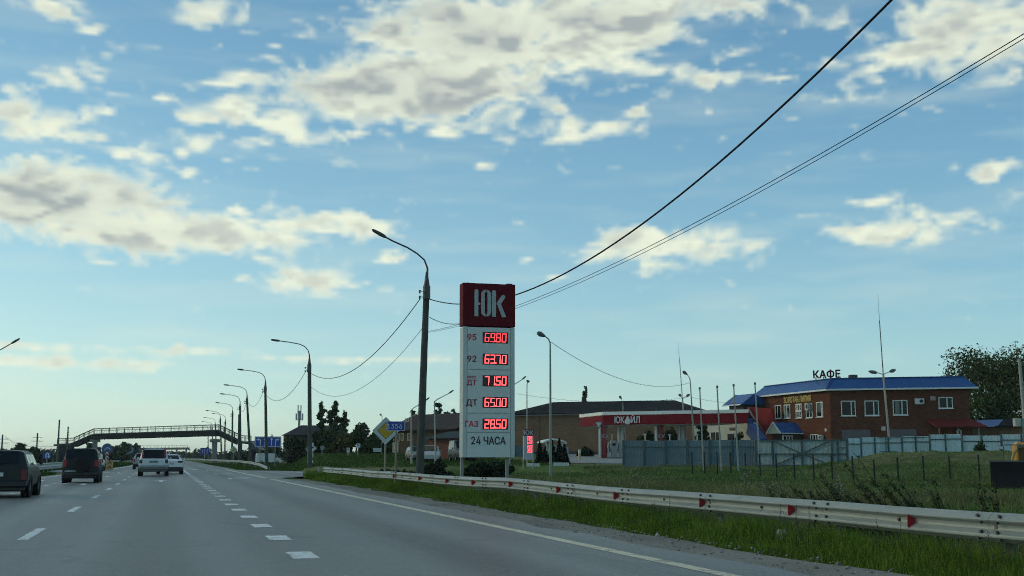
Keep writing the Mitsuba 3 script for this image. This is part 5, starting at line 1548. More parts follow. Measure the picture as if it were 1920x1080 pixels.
fa, fb = ad(1168, 827, 100), ad(1415, 825.5, 96)
fence('metal_fence', 'weathered blue grey sheet metal fence in front of the station', fa, fb, fa[2], fb[2], 6, 'fence_sheet', rails=(.55,), h=2.0, sink=.6)
t = thing('trailer_cover', 'long white lid resting behind the left end of the grey fence', 'cover')
a, b = ad(1170, 828.5, 101.5), ad(1223.5, 828.5, 101)
put(t, 'lid', span(a, b, 1.4, .12, .04), 'satin', color=(.64, .67, .66))
put(t, 'box', span(a - [0, 0, .75], b - [0, 0, .75], 1.3, 1.35), 'satin', color=(.3, .33, .33))
ga, gb = ad(1417, 825.5, 95), ad(1588, 825, 91)
gt, gd, gN = fence('sheet_gate', 'pale blue sheet metal gate with diagonal braces', ga, gb, ga[2], gb[2], 5, 'gate_sheet', h=2.0, posts=False, sink=.15)
gl_ = np.linalg.norm((gb - ga)[:2])
gp = lambda s, z: np.r_[(ga + gd * gl_ * s + gN * .07)[:2], ga[2] - z]
for s in (0.0, .19, .515, .84, .90, .995):
    put(gt, 'frame_post', span(gp(s, -.02), gp(s, 2.15) + gN * .002, .10, .10), 'satin', color=(.02, .055, .06))
for z in (.03, 1.1, 2.0):
    put(gt, 'frame_rail', span(gp(0, z) + gN * .05, gp(.995, z) + gN * .05, .07, .09), 'satin', color=(.02, .055, .06))
for (s0_, z0, s1_, z1) in ((.20, .05, .51, 1.08), (.52, 1.08, .83, .05), (.21, 1.98, .51, 1.12), (.52, 1.12, .83, 1.98)):
    put(gt, 'brace', span(gp(s0_, z0) + gN * .03, gp(s1_, z1) + gN * .03, .075, .08), 'satin', color=(.02, .055, .06))
for z in (.62, 1.55):
    put(gt, 'frame_rail', span(gp(.90, z) + gN * .05, gp(.995, z) + gN * .05, .05, .06), 'satin', color=(.03, .09, .10))
ha, hb = ad(1588, 822, 92.5), ad(1741, 818, 93.5)
ht, hd, hN = fence('metal_fence', 'pale sheet metal fence section right of the gate with a loose pipe frame', ha, hb, ha[2], hb[2], 6, 'pale_sheet', rails=(.45,), h=2.0, sink=.4)
hl_ = np.linalg.norm((hb - ha)[:2])
q = lambda s, z: np.r_[(ha + hd * hl_ * s + hN * .16)[:2], ha[2] + (hb[2] - ha[2]) * s - z]
put(ht, 'pipe_frame', [span(q(.36, .02), q(.97, .08), .06, .06), span(q(.46, .05), q(.46, 1.15), .06, .06), span(q(.38, 1.1), q(.6, 1.1), .05, .05)], 'satin', color=(.02, .09, .09))
ia, ib = ad(1742.5, 814.5, 92.5), ad(1801, 812.5, 92.5)
fence('metal_fence', 'short raised pale fence section standing above its neighbours', ia, ib, ia[2], ib[2], 2, 'pale_sheet', rails=(.38,), h=1.9, sink=.5)
ja, jb = ad(1803, 817.5, 93), ad(1990, 812, 91)
fence('metal_fence', 'pale sheet metal fence at the right edge behind the bulldozer', ja, jb, ja[2], jb[2], 5, 'pale_sheet', rails=(.45,), h=1.9, sink=.6)
la_, lb_ = ad(967, 838, 150), ad(984, 838, 150)
fence('metal_fence', 'small piece of teal fence showing between the two price signs', ad(950, 835, 140), ad(983, 835, 139), ad(960, 835, 140)[2], ad(983, 835, 140)[2], 2, 'fence_sheet', h=2.4)

WF = thing('wire_fence', 'old wire fence on thin dark posts across the weedy field', 'fence')
wp = []
for px, yt, yb, dd in ((1297, 847, 875, 80), (1320, 846, 876, 79), (1344, 847, 878, 78), (1369, 848, 879, 77), (1397, 849, 882, 76), (1424, 851, 888, 74), (1454.5, 851, 893, 72.5), (1488, 850, 896, 71), (1524, 852, 901, 69.5), (1558.5, 852, 905, 68), (1597.5, 855, 906, 66), (1638, 862, 901, 66), (1682, 858, 910, 64), (1730, 855, 893, 67), (1779, 854, 885, 69), (1834, 853, 900, 67)):
    a = ad(px, yt, dd)
    zg = float(ground_z(a[0], a[1])) - .2
    put(WF, 'post', tube([(a[0] + .03, a[1], zg), a], [.055, .05], 7), 'matte', color=(.018, .028, .024), smooth=40)
    wp.append(a)
for dz in (.12, .6, 1.0):
    put(WF, 'wire', [tube(hang(u - [0, 0, dz], v - [0, 0, dz], .04, 6), .006, 4) for u, v in zip(wp[:-1], wp[1:])], 'matte', color=(.05, .055, .05))

# ------------------------------------------------------------------ lamps, masts and flagpoles of the station


def slim_lamp(name, label, px, yt, depth, head='left', col=(.22, .24, .22), yb=None, group=None, r=.075, lean=0, head_px=(26, 16), straight=False):
    t = thing(name, label, 'lamp post', group)
    top = ad(px, yt, depth)
    zg = float(ground_z(top[0], top[1])) - .2
    foot = np.array([top[0] + lean, top[1], zg])
    put(t, 'pole', tube([foot, (foot * .6 + top * .4), top], [r * 1.25, r, r * .62], 10), 'satin', color=col, smooth=40, var=.3, freq=.8)
    s = depth / FOC
    hx, hy = head_px
    sg = -1 if head == 'left' else 1
    e = top + np.array([sg * hx * s * (.72 if straight else .42), 0, hy * s * (.75 if straight else .72)])
    put(t, 'arm', tube([top - [0, 0, .05], top + [sg * hx * s * .14, 0, hy * s * (.16 if straight else .38)], e], [.045, .04, .035], 8), 'satin', color=col, smooth=True)
    e2 = top + np.array([sg * hx * s, 0, hy * s * 1.12])
    d = e2 - e
    put(t, 'lamp_head', tube([e - d * .1, e + d * .2, e + d * .55, e + d * .9, e2], np.array([.05, .12, .17, .12, .03]) * (.45 if straight else 1), 8), 'satin', color=(.10, .12, .11), smooth=40)
    return t


slim_lamp('lamp_post', 'tall slim lamp post right of the price sign in the grass', 1031.5, 641, 73, head_px=(26, 15))
slim_lamp('lamp_post', 'slim lamp post just above the small price sign', 988, 724, 100, head='right', r=.06, head_px=(3, 10), col=(.30, .32, .30))
slim_lamp('lamp_post', 'slim lamp post with a drooping head in front of the canopy', 1294, 712, 108, head_px=(15, 14), lean=.35)
slim_lamp('lamp_post', 'short lamp post rising behind the canopy lettering', 1168, 757, 150, head_px=(7, 13), r=.07, col=(.3, .32, .3))
slim_lamp('lamp_post', 'slender lamp post with a long straight arm left of the nearest lamp', 771, 768, 104, head='right', head_px=(35, 21), straight=True, lean=.1, col=(.34, .36, .34))
slim_lamp('lamp_post', 'slender lamp post with a long straight arm right of the nearest lamp', 814.5, 752, 101, head='right', head_px=(37, 19), straight=True, lean=.15, col=(.34, .36, .34))
slim_lamp('lamp_post', 'lamp post hidden behind the price sign with its arm tip showing', 955, 727, 100, head='right', head_px=(33, 20), straight=True, lean=0, col=(.34, .36, .34))
slim_lamp('lamp_post', 'small lamp post above the trees left of the diamond sign', 716.5, 782, 150, head_px=(4, 5), r=.05, col=(.12, .13, .12))
for px, px2, pyl, ytop, ybreak, dd, heads, lab in ((1656, 1649, 702, 552, 601, 105, ((-36, 4), (19, 8)), 'tall whip mast with two lamp heads in front of the cafe'), (1279.5, 1274, 748, 640, 672, 140, ((-10, 8), (11, 8)), 'thin whip mast with a small double lamp behind the canopy')):
    t = thing('lightning_mast', lab, 'mast')
    top, mid, brk = ad(px2 - 3, ytop, dd), ad(px, pyl, dd), ad(px2, ybreak, dd)
    zg = float(ground_z(mid[0], mid[1])) - .2
    foot = np.array([mid[0] + .45, mid[1], zg])
    put(t, 'pole', tube([foot, mid], [.11, .085], 10), 'satin', color=(.34, .30, .27), smooth=40, var=.3)
    put(t, 'mast_tube', tube([mid, brk], [.05, .04], 8), 'satin', color=(.14, .15, .15), smooth=40)
    put(t, 'whip_rod', tube([brk, top], [.02, .008], 6), 'satin', color=(.16, .17, .18), smooth=40)
    for hx, hy in heads:
        s = dd / FOC
        e = mid + np.array([hx * s * .45, -.3, hy * s * .55])
        e2 = mid + np.array([hx * s, -.5, hy * s])
        put(t, 'arm', tube([mid, e, e2], [.04, .035, .03], 6), 'satin', color=(.2, .21, .2), smooth=True)
        d = e2 - e
        put(t, 'lamp_head', tube([e, e + d * .25, e + d * .7, e2 + d * .12], [.03, .14, .17, .05], 8), 'satin', color=(.13, .15, .14), smooth=40)
for i, (px0, px1, yt, dd, nm) in enumerate(((1312, 1320, 729, 86, 'flagpole nearest to the canopy lamp'), (1344.5, 1353, 726, 85.5, 'second flagpole from the left'), (1375.5, 1385, 723, 85, 'third flagpole from the left'), (1415.5, 1426, 720, 84, 'bare flagpole beside the cafe stairs'))):
    t = thing('flagpole', f'bare leaning grey {nm}' if i != 3 else nm, 'flagpole')
    top, ft = ad(px0, yt, dd), ad(px1, 880, dd)
    zg = float(ground_z(ft[0], ft[1])) - .2
    put(t, 'pole', tube([(ft[0], ft[1], zg), top], [.065, .045], 10), 'satin', color=(.30, .32, .31), smooth=40, var=.2)
    put(t, 'cap', tube([top - [0, 0, .05], top + [0, 0, .12]], [.09, .07], 8), 'satin', color=(.06, .07, .07), smooth=40)
cable('thin wire from the tall slim lamp to the canopy lamp', ad(1034, 642, 73), ad(1292, 718, 108), 1.25, .016)
cable('faint wire passing behind the tall slim lamp', ad(968, 738, 120), ad(1290, 745, 130), .7, .014)
cable('faint wire running right from the canopy lamp', ad(1296, 745, 108), ad(1500, 752, 125), .5, .012)
UP = thing('utility_pole', 'concrete pole lit from the left at the right edge of the view', 'pole')
top = ad(1911, 672, 88)
zg = float(ground_z(top[0], top[1])) - .2
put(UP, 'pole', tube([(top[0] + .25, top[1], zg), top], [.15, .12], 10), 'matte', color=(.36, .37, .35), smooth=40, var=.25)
put(UP, 'thin_rod', tube([top + [.05, 0, -.3], ad(1904, 650, 88)], [.03, .02], 6), 'matte', color=(.08, .09, .08))
put(UP, 'junction_box', cbox((.55, .3, .62), ad(1907, 792, 87.6), .03), 'satin', color=(.42, .43, .38))
for px, yt, dd, lab, cross in ((5, 815, 240, 'dark utility pole with cross arms at the far left', True), (70.5, 812, 250, 'utility pole with small cross arms left of the footbridge', True), (111.5, 787, 235, 'taller of two slim poles on the left footbridge landing', False), (128, 800, 240, 'shorter of two slim poles on the left footbridge landing', False)):
    t = thing('utility_pole', lab, 'pole')
    top = ad(px, yt, dd)
    put(t, 'pole', tube([(top[0], top[1], -.4), top], [.2, .14], 8), 'matte', color=(.09, .10, .09), smooth=40)
    if cross:
        put(t, 'cross_arm', [cbox((2.0, .1, .1), top - [0, 0, .9]), cbox((2.4, .1, .1), top - [0, 0, 1.7])], 'matte', color=(.08, .09, .08))
cable('wire between the two left utility poles', ad(9, 818, 240), ad(70.5, 835, 250), .9, .03)
cable('wire from the utility pole to the footbridge', ad(70.5, 836, 250), ad(111, 834, 240), .3, .03)
CT = thing('cell_tower', 'slim cellular mast above the far house roof', 'mast')
q = ad(561.5, 770, 420)
put(CT, 'mast', tube([(q[0], q[1], 0), (q[0], q[1], q[2])], [.55, .35], 10), 'satin', color=(.20, .22, .21), smooth=40)
put(CT, 'antenna', [cbox((.35, .35, 3.2), q + [dx, 0, .4], .05) for dx in (-.5, .5)] , 'satin', color=(.25, .27, .26))
put(CT, 'antenna', [cbox((.5, .4, 2.4), q + [dx, -.3, -2.2], .05) for dx in (-1.1, -.4, .4, 1.1)], 'satin', color=(.3, .32, .31))
put(CT, 'platform', tube([q + [0, 0, -3.4], q + [0, 0, -3.2]], 1.3, 12), 'satin', color=(.2, .22, .21))

# ------------------------------------------------------------------ bulldozer at the right edge
BD = thing('bulldozer', 'yellow bulldozer with a dark blade cut by the right edge', 'bulldozer')
o = ad(1858, 900, 52)
bx, by = o[0], o[1]
bz = float(ground_z(bx + 1, by)) - .1
ztop_ = float(ad(1880, 866, 52)[2])
th_ = np.linspace(-.6, .75, 9)
prof = np.array([(-.28 * math.cos(a) + .28, 0) for a in th_])
bl = []
nseg = 9
zz2 = np.linspace(bz, ztop_, nseg)
yy2 = by + .22 * (1 - np.cos((np.linspace(-1, 1, nseg)) * 1.0)) * -1
v = np.vstack([np.column_stack([np.full(nseg, xx), yy2 + oo, zz2]) for xx in (bx, bx + 3.4) for oo in (0, .08)])
f = []
for j in range(nseg - 1):
    f += [[j, 2 * nseg + j, 2 * nseg + j + 1], [j, 2 * nseg + j + 1, j + 1], [nseg + j, 3 * nseg + j + 1, 3 * nseg + j], [nseg + j, nseg + j + 1, 3 * nseg + j + 1], [j, j + 1, nseg + j + 1], [j, nseg + j + 1, nseg + j], [2 * nseg + j, 3 * nseg + j + 1, 2 * nseg + j + 1], [2 * nseg + j, 3 * nseg + j, 3 * nseg + j + 1]]
t_ = nseg - 1
f += [[t_, 2 * nseg + t_, 3 * nseg + t_], [t_, 3 * nseg + t_, nseg + t_]]
put(BD, 'blade', trimesh.Trimesh(v, np.array(f), process=False), 'matte', color=(.012, .013, .015), smooth=30, var=.3)
put(BD, 'blade_edge', span((bx - .03, by - .03, ztop_ + .03), (bx + 3.4, by - .03, ztop_ + .03), .12, .07), 'satin', color=(.09, .09, .09))
zy = ztop_
put(BD, 'hood', trimesh.convex.convex_hull(np.vstack([np.array([[bx + 1.05 + r_ * math.cos(a) * .9, yy_, zy + .02 + .95 * r_ * math.sin(a)] for a in np.linspace(0, math.pi, 13) for r_ in (1.0,)]) for yy_ in (by + .9, by + 2.9)])) if False else cbox((1.5, 2.0, .95), (bx + 1.85, by + 2.0, zy + .40), .14), 'satin', color=(.55, .27, .02), smooth=30, var=.25)
put(BD, 'grille', cbox((1.2, .06, .6), (bx + 1.85, by + .985, zy + .35), .02), 'matte', color=(.12, .08, .03))
arc = [(bx + 1.9 + .95 * math.cos(a), by + .95, zy - .1 + 1.0 * math.sin(a)) for a in np.linspace(0, math.pi, 12)]
put(BD, 'guard_arch', tube(arc, .06, 8), 'satin', color=(.40, .28, .10), smooth=True)
put(BD, 'headlight', [cbox((.22, .12, .2), (bx + .55, by + .9, zy + .62), .03), cbox((.05, .05, .4), (bx + .62, by + .95, zy + .35))], 'satin', color=(.08, .10, .10))
put(BD, 'headlight_glass', cbox((.15, .02, .13), (bx + .55, by + .83, zy + .62), .01), 'satin', color=(.45, .5, .48))
put(BD, 'headlight', [cbox((.22, .12, .2), (bx + 1.3, by + .9, zy + .68), .03), cbox((.55, .04, .05), (bx + .95, by + .9, zy + .75))], 'satin', color=(.08, .10, .10))
put(BD, 'cab', cbox((1.3, 1.3, 1.7), (bx + 2.3, by + 3.2, zy + 1.2), .08), 'satin', color=(.03, .07, .07))
for sgn in (0, 1):
    tr = LineString([(0, 0), (2.6, 0)]).buffer(.42)
    put(BD, 'track', extrude(tr, .45, 0, dirs=((0, 1, 0), (0, 0, 1)), at=(bx + .75 + sgn * 1.8, by + .8, bz + .45)), 'rubber')
put(BD, 'push_arm', [span((bx + .6, by + .1, bz + .35), (bx + .6, by + 2.2, bz + .5), .14, .2), span((bx + 2.8, by + .1, bz + .35), (bx + 2.8, by + 2.2, bz + .5), .14, .2)], 'satin', color=(.26, .15, .03))

for k_ in [k for k in scene if k.startswith('bulldozer__')]:          # it stands turned towards the road
    scene[k_]['to_world'] = T().translate([bx, by, 0]).rotate([0, 0, 1], -36).translate([-bx, -by, 0])

# ------------------------------------------------------------------ trees, bushes
def leaf_cloud(lobes, n, size, col, rg, flat_=.0):
    lob = np.asarray(lobes, float)                                 # x y z rx ry rz
    wgt = (lob[:, 3] * lob[:, 4] * lob[:, 5]) ** .67
    idx = rg.choice(len(lob), n, p=wgt / wgt.sum())
    d = rg.normal(size=(n, 3))
    d /= np.linalg.norm(d, axis=1, keepdims=True)
    rad = np.clip(rg.uniform(0, 1, n) ** .45, 0, 1) * (1 + .18 * rg.normal(size=n) * (rg.uniform(size=n) < .3))
    c = lob[idx, :3] + d * lob[idx, 3:] * rad[:, None]
    a = rg.normal(size=(n, 3))
    a /= np.linalg.norm(a, axis=1, keepdims=True)
    b = np.cross(a, rg.normal(size=(n, 3)))
    b /= np.linalg.norm(b, axis=1, keepdims=True)
    s = size * rg.uniform(.6, 1.45, n)[:, None]
    v = np.stack([c - a * s, c + b * s * .5, c + a * s, c - b * s * .5], 1).reshape(-1, 3)
    i = np.arange(n)[:, None] * 4
    f = np.vstack([i + [0, 1, 2], i + [0, 2, 3]])
    tone = rg.uniform(.7, 1.35, len(lob))[idx] * rg.uniform(.65, 1.4, n)
    cc = np.asarray(col)[None] * tone[:, None] * (1 + rg.normal(0, .07, (n, 3)))
    return trimesh.Trimesh(v, f, process=False), np.clip(np.repeat(cc, 4, 0), .004, .6)


def tree(name, label, base, h, r, col, seed, n=1500, leaf=.28, shape='round', trunk=.16, clear=.3, group=None, cat='tree', lobes=None, twigs=0):
    rg = np.random.default_rng(seed)
    t = thing(name, label, cat, group)
    base = np.array([base[0], base[1], float(ground_z(base[0], base[1])) - .15])
    ls, limbs = [], []
    top = base + [rg.normal(0, .02) * h, rg.normal(0, .02) * h, h * (.86 if shape != 'bush' else .55)]
    K = lobes or {'round': 16, 'poplar': 24, 'bush': 10, 'cone': 14, 'airy': 24, 'wide': 42}[shape]
    for k in range(K):
        if shape in ('round', 'airy', 'wide'):
            d = rg.normal(size=3)
            d /= np.linalg.norm(d)
            q = rg.uniform(.35, .88)
            cz = h * (clear + (1 - clear) * .5)
            c = base + [d[0] * r * q, d[1] * r * q, cz + d[2] * h * (1 - clear) * .46 * q]
            s = r * rg.uniform(.26, .46) * (.62 if shape == 'airy' else .8 if shape == 'wide' else 1)
            ls.append([*c, s, s, s * rg.uniform(.6, .95)])
        elif shape == 'poplar':
            u = (k + .5) / K
            w = r * (math.sin(math.pi * min(1, u * .86 + .12)) ** .6)
            c = base + [rg.normal(0, .32) * w, rg.normal(0, .32) * w, h * (clear + (1 - clear) * u)]
            s = w * rg.uniform(.32, .62)
            ls.append([*c, s, s, h * (1 - clear) / K * rg.uniform(.9, 1.6)])
        elif shape == 'cone':
            u = (k + .5) / K
            s = r * (1 - u) * .95 + .03
            ls.append([*(base + [rg.normal(0, .05) * r, rg.normal(0, .05) * r, h * u]), s, s, h / K * 1.3])
        else:
            a = rg.uniform(0, 2 * math.pi)
            q = r * rg.uniform(.1, .8)
            s = r * rg.uniform(.3, .55)
            ls.append([*(base + [math.cos(a) * q, math.sin(a) * q, h * rg.uniform(.25, .72)]), s, s, h * rg.uniform(.2, .34)])
    m, c = leaf_cloud(ls, n, leaf, col, rg)
    key = numbered(f'{t}__crown')
    scene[key] = mikit.ply(m, 'leaf', smooth=False, color=c)
    if shape not in ('bush', 'cone'):
        put(t, 'trunk', tube([base, base * .55 + top * .45 + [rg.normal(0, .1), 0, 0], top], [trunk, trunk * .7, trunk * .2], 8), 'matte', color=(.075, .065, .05), smooth=40, var=.3)
        for k in rg.permutation(len(ls))[:14 if shape != 'wide' else 30]:
            l = np.array(ls[k][:3])
            s = np.clip((l[2] - base[2]) / (h * .86) - .22, .15, .9)
            st = base + (top - base) * s
            limbs.append(tube([st, (st + l) / 2 + [0, 0, .05 * h * rg.uniform(-.2, .6)], l + (l - st) * .1], [trunk * .38, trunk * .25, trunk * .08], 5))
            for _ in range(2):
                limbs.append(tube([(st + l) / 2, l + rg.normal(0, .3, 3) * np.array(ls[k][3:]), l + rg.normal(0, .7, 3) * np.array(ls[k][3:])], [trunk * .16, trunk * .1, trunk * .04], 4))
        for _ in range(twigs):
            l = np.array(ls[rg.integers(len(ls))][:3])
            e = l + np.array([rg.normal(0, .12) * r, rg.normal(0, .12) * r, h * rg.uniform(.05, .16)])
            limbs.append(tube([l, (l + e) / 2 + rg.normal(0, .15, 3), e], [trunk * .12, trunk * .08, trunk * .03], 4))
        put(t, 'branches', limbs, 'matte', color=(.06, .052, .042), smooth=True, kind='stuff')
    return t


GRN, DGR, OLV, BLU = (.066, .098, .040), (.050, .080, .036), (.095, .105, .045), (.052, .082, .054)


def stand(px, depth):
    q = ad(px, 856, depth)
    return q[:2]


def tall(ytop, xy, depth):                                          # height that reaches this row of the photograph
    return float(ad(960, ytop, depth)[2]) - float(ground_z(xy[0], xy[1]))


def plant(name, label, px, ytop, depth, wpx, col, seed, **kw):
    xy = stand(px, depth)
    return tree(name, label, xy, tall(ytop, xy, depth), wpx * depth / FOC / 2, col, seed, **kw)


plant('broad_tree', 'large spreading tree behind the right end of the cafe', 1872, 634, 138, 232, (.078, .108, .042), 21, n=17000, leaf=.17, shape='wide', trunk=.36, clear=.16, lobes=64, twigs=60)
plant('broad_tree', 'second crown of loose twigs left of the large spreading tree', 1797, 684, 136, 96, (.085, .11, .046), 22, n=4200, leaf=.16, shape='airy', trunk=.2, clear=.3, lobes=26, twigs=18)
plant('broad_tree', 'dark tree at the right edge beyond the large spreading tree', 1960, 655, 150, 150, (.055, .075, .032), 23, n=9000, leaf=.22, shape='wide', trunk=.3, clear=.12)
plant('bush', 'dark undergrowth between the cafe and the large spreading tree', 1860, 758, 130, 120, (.03, .045, .02), 24, n=5000, leaf=.2, shape='bush', cat='bush')
# tall thin group left of the price sign
plant('poplar_tree', 'leftmost of three thin poplars with a ragged crown', 601, 752, 205, 20, DGR, 31, n=900, leaf=.30, shape='poplar', clear=.42, trunk=.2)
plant('poplar_tree', 'middle and tallest of three thin poplars', 625, 751, 200, 32, DGR, 32, n=1500, leaf=.30, shape='poplar', clear=.36, trunk=.25)
plant('poplar_tree', 'rightmost and shortest of three thin poplars', 644, 768, 200, 22, DGR, 33, n=850, leaf=.3, shape='poplar', clear=.36, trunk=.2)
plant('poplar_tree', 'dark narrow poplar rising behind the warehouse roof', 1098, 722, 260, 14, (.03, .045, .022), 34, n=1300, leaf=.3, shape='poplar', clear=.3, trunk=.2)
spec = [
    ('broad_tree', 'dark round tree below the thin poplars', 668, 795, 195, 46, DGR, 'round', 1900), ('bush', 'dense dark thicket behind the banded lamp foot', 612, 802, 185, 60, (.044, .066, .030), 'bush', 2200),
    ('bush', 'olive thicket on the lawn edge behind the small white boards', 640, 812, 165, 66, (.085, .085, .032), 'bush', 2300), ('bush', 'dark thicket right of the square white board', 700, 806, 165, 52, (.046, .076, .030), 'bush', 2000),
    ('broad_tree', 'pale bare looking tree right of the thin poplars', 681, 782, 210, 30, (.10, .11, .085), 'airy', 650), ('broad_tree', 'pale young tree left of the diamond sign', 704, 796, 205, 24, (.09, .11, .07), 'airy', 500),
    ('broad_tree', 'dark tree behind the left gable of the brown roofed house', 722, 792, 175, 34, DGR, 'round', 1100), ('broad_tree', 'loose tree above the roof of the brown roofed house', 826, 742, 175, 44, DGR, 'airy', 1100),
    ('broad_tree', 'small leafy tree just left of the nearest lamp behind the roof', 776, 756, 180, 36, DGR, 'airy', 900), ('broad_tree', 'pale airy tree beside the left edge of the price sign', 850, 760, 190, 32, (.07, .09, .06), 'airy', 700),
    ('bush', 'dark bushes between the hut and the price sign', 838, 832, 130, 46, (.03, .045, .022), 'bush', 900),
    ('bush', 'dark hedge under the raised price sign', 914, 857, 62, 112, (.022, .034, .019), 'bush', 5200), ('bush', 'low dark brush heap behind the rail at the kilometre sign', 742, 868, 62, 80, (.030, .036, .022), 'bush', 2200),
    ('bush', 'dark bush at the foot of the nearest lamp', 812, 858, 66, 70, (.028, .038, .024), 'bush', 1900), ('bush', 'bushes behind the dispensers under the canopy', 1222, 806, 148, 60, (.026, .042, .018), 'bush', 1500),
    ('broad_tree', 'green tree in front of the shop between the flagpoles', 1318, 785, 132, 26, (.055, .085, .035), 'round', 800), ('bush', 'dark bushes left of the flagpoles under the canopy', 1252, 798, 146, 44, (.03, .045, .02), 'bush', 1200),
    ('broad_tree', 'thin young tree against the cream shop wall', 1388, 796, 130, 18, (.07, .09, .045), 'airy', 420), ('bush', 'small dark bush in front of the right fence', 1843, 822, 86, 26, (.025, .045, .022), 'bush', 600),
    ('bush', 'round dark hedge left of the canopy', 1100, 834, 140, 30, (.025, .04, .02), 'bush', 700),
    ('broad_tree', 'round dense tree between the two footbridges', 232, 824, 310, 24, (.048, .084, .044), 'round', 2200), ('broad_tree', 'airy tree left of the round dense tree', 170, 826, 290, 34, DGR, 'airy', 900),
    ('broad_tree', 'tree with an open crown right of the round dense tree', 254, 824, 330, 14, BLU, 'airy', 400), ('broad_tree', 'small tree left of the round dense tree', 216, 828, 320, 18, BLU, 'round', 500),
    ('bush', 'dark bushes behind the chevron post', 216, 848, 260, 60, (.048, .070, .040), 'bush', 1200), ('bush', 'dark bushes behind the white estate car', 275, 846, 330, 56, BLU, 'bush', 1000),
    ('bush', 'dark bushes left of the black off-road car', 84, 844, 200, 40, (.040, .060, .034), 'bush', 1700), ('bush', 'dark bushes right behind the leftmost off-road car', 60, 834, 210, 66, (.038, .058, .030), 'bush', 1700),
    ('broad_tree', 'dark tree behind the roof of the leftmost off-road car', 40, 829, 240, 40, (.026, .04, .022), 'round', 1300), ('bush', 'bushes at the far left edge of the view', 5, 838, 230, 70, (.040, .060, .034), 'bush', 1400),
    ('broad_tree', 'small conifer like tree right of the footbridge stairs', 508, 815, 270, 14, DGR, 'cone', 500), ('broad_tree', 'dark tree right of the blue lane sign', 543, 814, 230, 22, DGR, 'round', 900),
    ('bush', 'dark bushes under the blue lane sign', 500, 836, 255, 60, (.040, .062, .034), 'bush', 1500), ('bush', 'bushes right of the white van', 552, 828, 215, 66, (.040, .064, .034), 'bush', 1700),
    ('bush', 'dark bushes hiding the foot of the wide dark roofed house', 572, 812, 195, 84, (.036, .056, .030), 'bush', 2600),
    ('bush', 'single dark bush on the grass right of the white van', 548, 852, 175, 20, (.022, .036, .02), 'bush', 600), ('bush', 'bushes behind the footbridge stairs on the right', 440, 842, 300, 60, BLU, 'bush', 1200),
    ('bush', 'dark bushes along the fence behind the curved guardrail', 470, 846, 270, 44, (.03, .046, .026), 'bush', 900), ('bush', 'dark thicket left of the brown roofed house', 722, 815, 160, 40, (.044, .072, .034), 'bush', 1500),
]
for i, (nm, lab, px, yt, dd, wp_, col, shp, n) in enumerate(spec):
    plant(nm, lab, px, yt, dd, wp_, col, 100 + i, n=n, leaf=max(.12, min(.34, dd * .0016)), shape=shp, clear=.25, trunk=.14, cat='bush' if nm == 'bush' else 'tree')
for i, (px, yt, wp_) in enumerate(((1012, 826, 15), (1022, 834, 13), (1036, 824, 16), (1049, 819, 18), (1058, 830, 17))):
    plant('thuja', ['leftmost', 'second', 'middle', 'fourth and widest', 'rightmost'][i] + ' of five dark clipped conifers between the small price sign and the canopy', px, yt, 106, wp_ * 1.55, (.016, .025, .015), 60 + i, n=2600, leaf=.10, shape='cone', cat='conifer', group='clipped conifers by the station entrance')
# far wood along the horizon
rg = np.random.default_rng(77)
lob = []
for px in np.linspace(-160, 700, 150):
    dd = rg.uniform(560, 900)
    q = ad(px, 856, dd)
    hgt = rg.uniform(2.2, 5.5)
    lob.append([q[0], q[1], hgt * .4, rg.uniform(4, 9), 5, hgt * .6])
for px in np.linspace(700, 2100, 120):
    dd = rg.uniform(420, 700)
    q = ad(px, 856, dd)
    hgt = rg.uniform(5, 11)
    lob.append([q[0], q[1], hgt * .4, rg.uniform(4, 9), 5, hgt * .6])
m, c = leaf_cloud(lob, 24000, 1.1, (.045, .065, .045), rg)
scene['distant_wood'] = mikit.ply(m, 'leaf', smooth=False, color=c)
labels['distant_wood'] = {'label': 'low distant wood along the horizon', 'category': 'wood', 'kind': 'stuff'}

# ------------------------------------------------------------------ grass, weeds, litter, stones
def blades(x, y, hgt, wid, col, rg, lean=.35):
    n = len(x)
    z = ground_z(x, y) - .02
    a = rg.uniform(0, 2 * math.pi, n)
    dx, dy = np.cos(a) * wid / 2, np.sin(a) * wid / 2
    l = rg.uniform(0, lean, n) * hgt
    b = rg.uniform(0, 2 * math.pi, n)
    lx, ly = np.cos(b) * l, np.sin(b) * l
    p = np.stack([np.column_stack([x - dx, y - dy, z]), np.column_stack([x + dx, y + dy, z]), np.column_stack([x - dx * .7 + lx * .35, y - dy * .7 + ly * .35, z + hgt * .55]), np.column_stack([x + dx * .7 + lx * .35, y + dy * .7 + ly * .35, z + hgt * .55]), np.column_stack([x + lx, y + ly, z + hgt * np.sqrt(np.maximum(.1, 1 - (l / hgt) ** 2))])], 1).reshape(-1, 3)
    i = np.arange(n)[:, None] * 5
    f = np.vstack([i + [0, 1, 3], i + [0, 3, 2], i + [2, 3, 4]])
    return trimesh.Trimesh(p, f, process=False), np.repeat(col, 5, 0)


def stuff(name, label, m, c, cat='grass'):
    scene[name] = mikit.ply(m, 'leaf', smooth=False, color=np.clip(c, .003, .7))
    labels[name] = {'label': label, 'category': cat, 'kind': 'stuff'}


